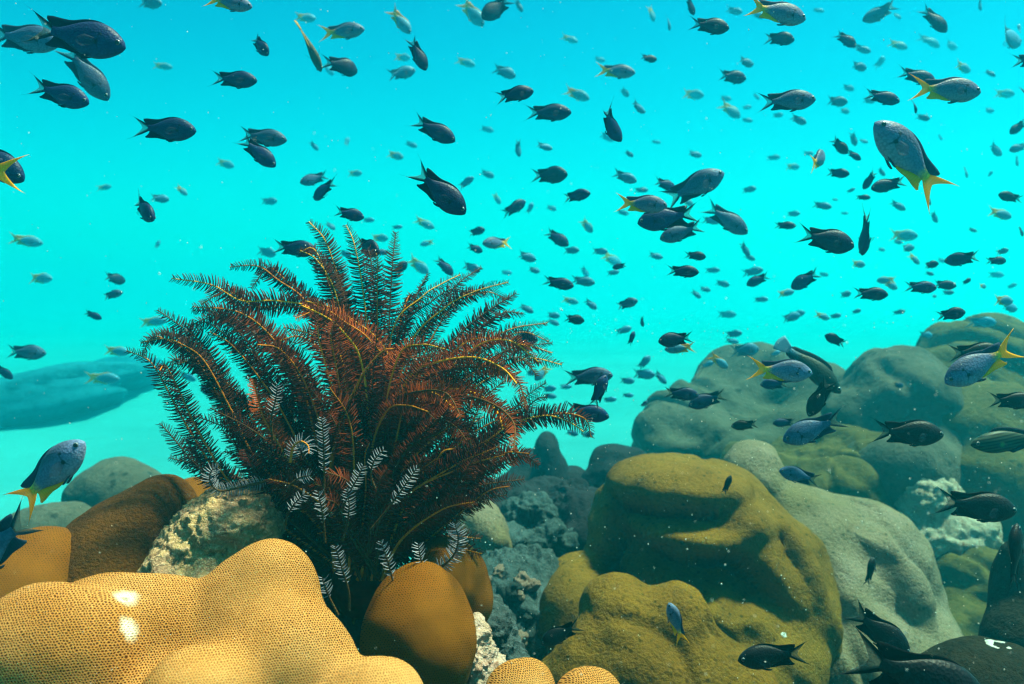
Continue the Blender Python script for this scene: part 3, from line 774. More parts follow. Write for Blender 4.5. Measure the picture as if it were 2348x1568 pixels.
arm([(985, 1310), (1010, 1300), (1038, 1275), (1050, 1240), (1043, 1200)], -.12, -.10, pin='white', rach='dark', plen=.0120, r0=.0017, bare=.05, label='pale arm curling up over the golden dome')
# many darker arms filling the heart of the crown
for k in range(150):
    th = math.radians(RNG.uniform(18, 162) if k < 75 else RNG.uniform(-6, 186))
    rr = RNG.uniform(300, 520) if k < 75 else RNG.uniform(110, 320)
    tx, ty = 835 + 1.0 * rr * math.cos(th) * (.95), 1250 - rr * .98 * math.sin(th)
    mx, my = 835 + .42 * rr * math.cos(th) * RNG.uniform(.5, .9), 1290 - rr * .60 * math.sin(th) * RNG.uniform(.85, 1.1)
    q = RNG.uniform(-.10, .12)
    arm([(835 + RNG.uniform(-45, 45), 1330), (mx, my), ((mx + tx) / 2 + RNG.uniform(-25, 25), (my + ty) / 2 - 25), (tx, ty)], q, q * .4,
        pin=RNG.choice(['dark', 'brown', 'brown']), rach=RNG.choice(['dark', 'dark', 'rust']), plen=RNG.uniform(.0135, .0165), tilt=RNG.uniform(-.7, .7), dens=.9, stuff=True)
pk, rk = list(PIN), list(RACH)
sv, sf, sm, sb = [], [], [], 0
for v, f, mi_, pin_, rach_ in STUFF:
    sv.append(v); sf.append(f + sb); sb += len(v); sm.append(np.where(mi_ == 0, pk.index(pin_), 0) * 0 + np.where(mi_ == 0, len(pk) + rk.index(rach_), pk.index(pin_)))
inner = link('inner_arms', np_mesh('inner_arms', np.vstack(sv), np.vstack(sf), True, [PIN[q] for q in pk] + [RACH[q] for q in rk], np.concatenate(sm)), star)
inner['kind'] = 'stuff'
# calyx and the clasping cirri below
v, t = ico(4)
v = v * np.array([.040, .036, .036]) * (1 + .12 * vnoise(v * 3 + 5)[:, None])
link('calyx', np_mesh('calyx', v + (P(835, 1345, FS_D) - FS_BASE), t, True, [PIN['dark']]), star)
for k in range(14):
    a = 2 * math.pi * k / 14
    p0 = P(835, 1372, FS_D)
    dv = np.array([math.cos(a), .7 * math.sin(a), 0])
    pts = [p0, p0 + dv * .030 + np.array([0, 0, -.010]), p0 + dv * .045 + np.array([0, 0, -.040]), p0 + dv * .038 + np.array([0, 0, -.070])]
    path, _ = catmull(pts, 20)
    vv, ff = tube(path, np.linspace(.0024, .0010, 20))
    link('cirrus', np_mesh('cirrus', vv - FS_BASE, ff, True, [RACH['dark']]), star)
# the pillar of rock that carries it
solid('reef_rock', [(838, 1450, 1.04, 75, 75, .04), (840, 1560, 1.0, 110, 110, .06), (740, 1400, 1.06, 80, 90, .05), (715, 1315, 1.08, 70, 80, .04), (760, 1540, 1.0, 120, 110, .06)], M_DARK, 'dark rock between the corals that the feather star clings to', 'rock', k=.03, sub=5, rough=.006, rsc=30, seed=44)

# ------------------------------------------------------------------ fish
def fish_mat(name, back, side, belly, tail=None, var=0.25, spot=True, rough=0.5, xs=(-.02, -.20), head=None):
    m = Mat(name, rough, 0.12)
    oc = m.coord('Object')
    sep = m.n('ShaderNodeSeparateXYZ'); m.l(oc, sep.inputs[0])
    X, Y, Z = sep.outputs
    n = m.noise(oc, 30, 3, 0.6)
    zz = m.math('MULTIPLY_ADD', n, .05, Z)
    c = m.mix(m.ramp(zz, -.10, .04, 'S'), belly, side)
    c = m.mix(m.ramp(zz, .05, .16, 'S'), c, back)
    if head: c = m.mix(m.ramp(X, .30, .47, 'S'), c, head)
    if tail: c = m.mix(m.ramp(m.math('MULTIPLY_ADD', n, .05, X), xs[0] + .025, xs[1] + .025, 'S'), c, tail)
    # scale rows
    vor = m.n('ShaderNodeTexVoronoi', feature='F1'); vor.inputs['Scale'].default_value = 46; m.l(oc, vor.inputs['Vector'])
    c = m.mix(m.math('MULTIPLY', m.ramp(vor.outputs['Distance'], .35, .75), .38), c, [q * .45 for q in back])
    if spot:
        # dark blotch at the fin root and the edge of the gill cover
        cmb = m.n('ShaderNodeCombineXYZ'); m.l(X, cmb.inputs[0]); m.l(Z, cmb.inputs[2])
        d1 = m.n('ShaderNodeVectorMath', operation='DISTANCE'); m.l(cmb.outputs[0], d1.inputs[0]); d1.inputs[1].default_value = (.255, 0, -.022)
        c = m.mix(m.ramp(d1.outputs['Value'], .026, .015), c, (.006, .008, .014))
        d2 = m.n('ShaderNodeVectorMath', operation='DISTANCE'); m.l(cmb.outputs[0], d2.inputs[0]); d2.inputs[1].default_value = (.285, 0, .055)
        c = m.mix(m.ramp(d2.outputs['Value'], .018, .009), c, (.010, .012, .020))
        arc = m.math('ABSOLUTE', m.math('SUBTRACT', m.math('MULTIPLY_ADD', m.math('MULTIPLY', Z, Z), -3.0, X), .262))
        arc = m.math('MULTIPLY', m.ramp(arc, .012, .004), m.ramp(m.math('ABSOLUTE', Z), .085, .06))
        c = m.mix(m.math('MULTIPLY', arc, .65), c, [q * .3 for q in back])
    oi = m.n('ShaderNodeObjectInfo')
    mul = m.math('MULTIPLY_ADD', oi.outputs['Random'], 2 * var, 1 - var)
    cm = m.n('ShaderNodeCombineXYZ'); [m.l(mul, cm.inputs[i]) for i in range(3)]
    m.color(m.mix(1.0, c, cm.outputs[0], 'MULTIPLY'))
    m.bump(vor.outputs['Distance'], .12, .01)
    return m.m

def fin_mat(name, edge, inner, alpha_in=.55, rays=True):
    m = Mat(name, .6, .05)
    at = m.n('ShaderNodeAttribute', attribute_name='edge')
    f = at.outputs['Fac']
    oc = m.coord('Object')
    w = m.n('ShaderNodeTexWave'); w.inputs['Scale'].default_value = 14; w.inputs['Distortion'].default_value = 2.0; m.l(oc, w.inputs['Vector'])
    c = m.mix(m.ramp(f, .35, .80, 'S'), inner, edge)
    c = m.mix(m.math('MULTIPLY', w.outputs['Fac'], .25), c, [q * .5 for q in edge])
    m.color(c)
    a = m.t.nodes.new('ShaderNodeMapRange'); m.l(f, a.inputs['Value'])
    a.inputs['From Min'].default_value = .35; a.inputs['From Max'].default_value = .75
    a.inputs['To Min'].default_value = alpha_in; a.inputs['To Max'].default_value = 1.0
    # thin webs let light through from behind
    tr = m.n('ShaderNodeBsdfTranslucent'); m.l(c, tr.inputs['Color'])
    tp = m.n('ShaderNodeBsdfTransparent'); m1 = m.n('ShaderNodeMixShader'); m2 = m.n('ShaderNodeMixShader')
    m1.inputs[0].default_value = .5; m.l(m.b.outputs[0], m1.inputs[1]); m.l(tr.outputs[0], m1.inputs[2])
    m.l(a.outputs['Result'], m2.inputs[0]); m.l(tp.outputs[0], m2.inputs[1]); m.l(m1.outputs[0], m2.inputs[2])
    m.l(m2.outputs[0], [q for q in m.t.nodes if q.type == 'OUTPUT_MATERIAL'][0].inputs['Surface'])
    return m.m

M_EYE = Mat('fish_eye_ring', .3, .4); M_EYE.color((.10, .13, .16)); M_EYE = M_EYE.m
M_PUP = Mat('fish_pupil', .12, .6); M_PUP.color((.004, .004, .006)); M_PUP = M_PUP.m
M_CLEAR = Mat('clear_fin', .5, .05); M_CLEAR.color((.03, .05, .08)); M_CLEAR.b.inputs['Alpha'].default_value = .16; M_CLEAR = M_CLEAR.m
YEL = (1.0, .47, .003)
KIND = {}
# body colours, fin colours
KIND['A'] = dict(h=1.09, body=fish_mat('dark_fish_skin', (.003, .013, .055), (.005, .020, .088), (.013, .034, .115), None, .30),
                 fin=fin_mat('dark_fin', (.004, .011, .026), (.12, .12, .06), .35), dorsal=fin_mat('dark_back_fin', (.003, .011, .032), (.005, .018, .055), .95), fil=.055)
KIND['C'] = dict(h=1.22, body=fish_mat('deep_fish_skin', (.003, .010, .032), (.005, .016, .050), (.010, .028, .062), None, .3),
                 fin=fin_mat('deep_fin', (.006, .008, .015), (.07, .08, .06), .4), dorsal=KIND['A']['dorsal'], fil=.04)
KIND['S'] = dict(h=1.05, body=fish_mat('silver_fish_skin', (.022, .046, .10), (.045, .088, .18), (.10, .15, .26), None, .2),
                 fin=fin_mat('silver_fin', (.02, .045, .08), (.12, .15, .13), .4), dorsal=fin_mat('silver_back_fin', (.02, .045, .09), (.04, .085, .16), .9), fil=.05)
KIND['B'] = dict(h=1.06, body=fish_mat('yellowtail_skin', (.050, .066, .12), (.10, .135, .255), (.23, .22, .32), YEL, .15, xs=(-.06, -.20)),
                 fin=fin_mat('yellow_fin', (1.0, .50, .003), (1.0, .48, .006), .85), dorsal=None, fil=.02)
KIND['D'] = dict(h=1.0, body=fish_mat('hazed_fish_skin', (.04, .17, .29), (.05, .20, .34), (.09, .25, .40), None, .25, spot=False),  # far fish: water haze is put into the skin and fin colours
                 fin=fin_mat('hazed_fin', (.05, .18, .24), (.1, .22, .26), .5), dorsal=None, fil=.03)
KIND['E'] = dict(h=.98, body=fish_mat('hazed_yellowtail_skin', (.05, .17, .27), (.07, .21, .33), (.12, .27, .40), (.85, .40, .02), .2, spot=False, xs=(-.05, -.2)),  # far yellowtails: bluish distance haze mixed into the body colour
                 fin=fin_mat('hazed_yellow_fin', (.85, .38, .02), (.8, .38, .03), .8), dorsal=None, fil=.02)
KIND['K'] = dict(h=1.05, body=fish_mat('black_fish_skin', (.003, .003, .006), (.006, .005, .008), (.012, .009, .012), None, .2), fin=fin_mat('black_fin', (.003, .003, .006), (.06, .08, .08), .45), dorsal=fin_mat('black_back_fin', (.003, .003, .005), (.004, .004, .008), .95), fil=.05)
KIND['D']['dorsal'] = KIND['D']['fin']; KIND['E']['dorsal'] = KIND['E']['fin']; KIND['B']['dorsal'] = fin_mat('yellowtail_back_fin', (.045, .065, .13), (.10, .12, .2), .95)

UP = np.array([(0, .0), (.03, .040), (.08, .074), (.15, .108), (.26, .143), (.40, .160), (.55, .148), (.70, .112), (.83, .068), (.93, .046), (1, .043)])
LO = np.array([(0, -.004), (.03, -.034), (.08, -.064), (.15, -.096), (.26, -.132), (.40, -.148), (.55, -.134), (.70, -.096), (.83, -.058), (.93, -.042), (1, -.040)])
SL = np.array([(.0, .0), (.03, .027), (.08, .047), (.15, .067), (.26, .082), (.40, .080), (.55, .064), (.70, .043), (.83, .025), (.93, .016), (1, .012)])
def prof(tab, s):
    x, y = tab[:, 0], tab[:, 1]
    m = np.gradient(y, x)
    i = np.clip(np.searchsorted(x, s, 'right') - 1, 0, len(x) - 2)
    h = x[i + 1] - x[i]; t = (s - x[i]) / h
    return (2 * t**3 - 3 * t**2 + 1) * y[i] + (t**3 - 2 * t**2 + t) * h * m[i] + (-2 * t**3 + 3 * t**2) * y[i + 1] + (t**3 - t**2) * h * m[i + 1]
XS = lambda s: .5 - .70 * np.asarray(s)              # snout at .5, tail root at -.2, tail tips near -.5

def bender(b):
    """Sideways swimming curve of the whole fish."""
    def f(v):
        v = np.array(v, float).reshape(-1, 3)
        x = v[:, 0]; th = b * (.25 - x) * np.clip((.35 - x) / .2, 0, 1)
        off = np.where(x < .35, b * .5 * (.35 - x) ** 2, 0)
        out = v.copy()
        out[:, 1] = v[:, 1] * np.cos(th) + off
        out[:, 0] = x + v[:, 1] * np.sin(th) * .6 + np.where(x < .35, abs(b) * .12 * (.35 - x) ** 2, 0)
        return out
    return f

def body_geo(h, nr=26, ns=16):
    s = 1 - np.cos(np.linspace(0, 1, nr) * math.pi / 2); s = .5 * s + .5 * np.linspace(0, 1, nr)
    u, l, w = prof(UP, s) * h, prof(LO, s) * h, prof(SL, s)
    ph = np.linspace(0, 2 * np.pi, ns, endpoint=False)
    cz, hz = (u + l) / 2, (u - l) / 2
    cs, sn = np.cos(ph), np.sin(ph)
    V = np.stack([np.repeat(XS(s), ns), np.outer(w, np.sign(sn) * np.abs(sn) ** .9).ravel(), (cz[:, None] + np.outer(hz, cs)).ravel()], 1)
    i = np.arange(nr * ns).reshape(nr, ns)
    F = np.stack([i[:-1], np.roll(i, -1, 1)[:-1], np.roll(i, -1, 1)[1:], i[1:]], -1).reshape(-1, 4)[:, ::-1]
    return V, F

def sheet(grid, edge, thick):
    """A thin fin with a thicker root: grid (n, k, 3) from root to edge."""
    n, k, _ = grid.shape
    th = np.linspace(thick, thick * .25, k)[None, :] * np.ones((n, 1))
    a = grid.copy(); a[..., 1] += th; b = grid.copy(); b[..., 1] -= th
    V = np.vstack([a.reshape(-1, 3), b.reshape(-1, 3)])
    i = np.arange(n * k).reshape(n, k); N = n * k
    f1 = np.stack([i[:-1, :-1], i[:-1, 1:], i[1:, 1:], i[1:, :-1]], -1).reshape(-1, 4)
    f2 = f1[:, ::-1] + N
    rim = list(i[0, :]) + list(i[1:, -1]) + list(i[-1, ::-1][1:]) + list(i[::-1, 0][1:-1])
    rim = np.array(rim); nx = np.roll(rim, -1)
    f3 = np.stack([rim, rim + N, nx + N, nx], 1)
    return V, np.vstack([f1, f2, f3]), np.concatenate([edge.ravel(), edge.ravel()])

def tail_geo(fil):
    n, k = 23, 6
    r = np.linspace(-1, 1, n); t = np.linspace(0, 1, k)
    ar = np.abs(r); sg = np.sign(r)
    ln = .085 + .175 * ar ** 1.5 + fil * np.clip((ar - .72) / .28, 0, 1) ** 2
    ex = -.195 - ln; ez = sg * (.175 * ar ** 1.15 + .01 * ar)
    rx = np.full(n, -.185); rz = r * .040
    T = t[None, :]
    gx = rx[:, None] + (ex - rx)[:, None] * T
    gz = rz[:, None] + (ez - rz)[:, None] * (T ** .85)
    g = np.stack([gx, np.zeros_like(gx), gz], -1)
    edge = np.clip(ar[:, None] * .95 + (1 - T) * .35 - .10 * T, 0, 1)
    return sheet(g, edge, .006)

def dorsal_geo(h, fil):
    n, k = 22, 4
    s = np.linspace(.26, .93, n); u = np.linspace(0, 1, n); t = np.linspace(0, 1, k)
    z0 = prof(UP, s) * h - .006; x0 = XS(s)
    hh = .006 + .022 * np.sin(np.clip(u * 1.2, 0, 1) * math.pi / 2) + (.024 + fil * .22) * np.exp(-((u - .84) / .09) ** 2); hh *= np.clip((1.0 - u) / .10, .05, 1)
    sh = .012 + (.13 + fil * .5) * np.exp(-((u - .86) / .11) ** 2) + .02 * u
    g = np.stack([x0[:, None] - sh[:, None] * t, np.zeros((n, k)), z0[:, None] + hh[:, None] * t], -1)
    edge = np.clip(np.ones((n, k)) * .9 - .55 * np.clip((u[:, None] - .86) / .1, 0, 1) * t, 0, 1)
    return sheet(g, edge, .006)

def anal_geo(h, fil):
    n, k = 16, 4
    s = np.linspace(.56, .93, n); u = np.linspace(0, 1, n); t = np.linspace(0, 1, k)
    z0 = prof(LO, s) * h + .006; x0 = XS(s)
    hh = (.010 + .045 * np.sin(np.clip(u * 1.6, 0, 1) * math.pi / 2) + .03 * np.exp(-((u - .72) / .12) ** 2)) * np.clip((1.0 - u) / .14, .05, 1)
    sh = .012 + (.11 + fil * .4) * np.exp(-((u - .76) / .15) ** 2)
    g = np.stack([x0[:, None] - sh[:, None] * t, np.zeros((n, k)), z0[:, None] - hh[:, None] * t], -1)
    edge = np.clip(np.ones((n, k)) * .85 - .5 * u[:, None] * t, 0, 1)
    return sheet(g, edge, .005)

def small_fin(root, d_out, chord, length, sweep):
    n, k = 7, 4
    u = np.linspace(-.5, .5, n); t = np.linspace(0, 1, k)
    root = np.array(root, float); d_out = np.array(d_out, float); chord = np.array(chord, float); sweep = np.array(sweep, float)
    fan = 1 - (u * 2) ** 2 * .45
    g = root + chord * u[:, None, None] * (1 + .9 * t[None, :, None]) + (d_out * (length * fan)[:, None, None] + sweep * length * .5) * t[None, :, None]
    return sheet(g, np.full((n, k), .6), .003)

def eye_geo(h, side, r=.027, pupil=False):
    v, f = ico(2)
    c = np.array([.435, side * (prof(SL, np.array([.095]))[0] * .93), .020 * h])
    rr = r * (.74 if pupil else 1.0)
    q = v * np.array([rr, rr * .42, rr]) + c + np.array([0, side * (r * .26 if pupil else 0), 0])
    return q, f

FMESH = {}
def fish_parts(kind, b):
    """Mesh data of one fish: (part, parent part, mesh)."""
    key = (kind, b)
    if key in FMESH: return FMESH[key]
    K = KIND[kind]; bd = bender(b); h = K['h']; out = []
    def mk(name, geo, mats, par=None):
        V, F = geo[0], geo[1]
        me = np_mesh(name, bd(V), F, True, mats)
        if len(geo) > 2:
            at = me.attributes.new('edge', 'FLOAT', 'POINT'); at.data.foreach_set('value', geo[2].astype(np.float32))
        out.append((name, par, me)); return len(out) - 1
    ib = mk('body', body_geo(h), [K['body']])
    mk('tail_fin', tail_geo(K['fil']), [K['fin']])
    mk('dorsal_fin', dorsal_geo(h, K['fil']), [K['dorsal']])
    mk('anal_fin', anal_geo(h, K['fil']), [K['fin'] if kind == 'B' else K['dorsal']])
    for sd in (-1, 1):
        mk('pelvic_fin', small_fin((.205, sd * .03, -.128 * h), (-.7, sd * .15, -.5), (.05, 0, 0), .07, (-1.4, 0, 0)), [K['dorsal']])
        mk('pectoral_fin', small_fin((.245, sd * .076, -.02), (-.8, sd * .55, -.25), (0, 0, .06), .15, (-.2, 0, 0)), [M_CLEAR])
        ie = mk('eye', eye_geo(h, sd), [M_EYE])
        mk('pupil', eye_geo(h, sd, pupil=True), [M_PUP], ie)
    FMESH[key] = out
    return out

FAR = {}
def far_mesh(kind, b):
    """The same fish joined into one light mesh, for fish too small in view to show their parts."""
    key = (kind, b)
    if key in FAR: return FAR[key]
    K = KIND[kind]; bd = bender(b); h = K['h']
    Vs, Fs, Es, Ms, base = [], [], [], [], 0
    mats = [K['body'], K['fin'], K['dorsal'], M_PUP]
    bg = body_geo(h, 18, 12)
    for geo, mi in ((bg, 0), (tail_geo(K['fil']), 1), (dorsal_geo(h, K['fil']), 2), (anal_geo(h, K['fil']), 1 if kind in 'BE' else 2),
                    (small_fin((.205, .02, -.128 * h), (-.7, .1, -.5), (.05, 0, 0), .07, (-1.4, 0, 0)), 2)):
        Vs.append(geo[0]); Fs += [tuple(int(q) + base for q in f) for f in geo[1]]; Ms += [mi] * len(geo[1])
        Es.append(geo[2] if len(geo) > 2 else np.ones(len(geo[0]))); base += len(geo[0])
    for sd in (-1, 1):
        V, F = eye_geo(h, sd)
        Vs.append(V); Fs += [tuple(int(q) + base for q in f) for f in F]; Ms += [3] * len(F); Es.append(np.ones(len(V))); base += len(V)
    me = np_mesh('fish', bd(np.vstack(Vs)), Fs, True, mats, Ms)
    at = me.attributes.new('edge', 'FLOAT', 'POINT'); at.data.foreach_set('value', np.concatenate(Es).astype(np.float32))
    FAR[key] = me
    return me

def fish_matrix(x, y, d, L, dr, pitch, yaw, roll=0.0, deep=1.0):
    """Nose direction: dr = 1 right / -1 left in the picture plane, pitch nose-up, yaw turns the nose away from the camera."""
    p, w = math.radians(pitch), math.radians(yaw)
    hd = dr * math.cos(w) * CAM_R + math.sin(w) * CAM_F
    fwd = math.cos(p) * hd + math.sin(p) * CAM_U
    up = -math.sin(p) * hd + math.cos(p) * CAM_U
    if roll:
        sdv = np.cross(up, fwd); r = math.radians(roll); up = up * math.cos(r) + sdv * math.sin(r)
    side = np.cross(up, fwd)
    s = L / F_V * d / max(.42, abs(math.cos(w))) if abs(pitch) < 45 else L / F_V * d
    M = Matrix.Identity(4)
    pos = P(x, y, d)
    for r in range(3):
        M[r][0], M[r][1], M[r][2], M[r][3] = fwd[r] * s, side[r] * s, up[r] * s * deep, pos[r]
    return M

KNAME = {'A': 'damselfish', 'K': 'damselfish', 'C': 'damselfish', 'S': 'damselfish', 'B': 'yellowtail_damselfish', 'D': 'damselfish', 'E': 'yellowtail_damselfish'}
def put_fish(kind, x, y, L, dr, pitch, yaw, d, bend, label, roll=0.0, parts=None, deep=1.0):
    M = fish_matrix(x, y, d, L, dr, pitch, yaw, roll, deep)
    if parts is None: parts = L > 62
    grp = {'B': 'yellow tailed fish of the shoal', 'E': 'yellow tailed fish of the shoal'}.get(kind, 'dark fork tailed fish of the shoal')
    if not parts:
        o = link(KNAME[kind], far_mesh(kind, bend)); o.matrix_world = M
        return setp(o, label, 'fish', grp)
    root = link(KNAME[kind], None); root.matrix_world = M
    setp(root, label, 'fish', grp)
    objs = []
    for name, par, me in fish_parts(kind, bend):
        objs.append(link(name, me, objs[par] if par is not None else root))
    return root

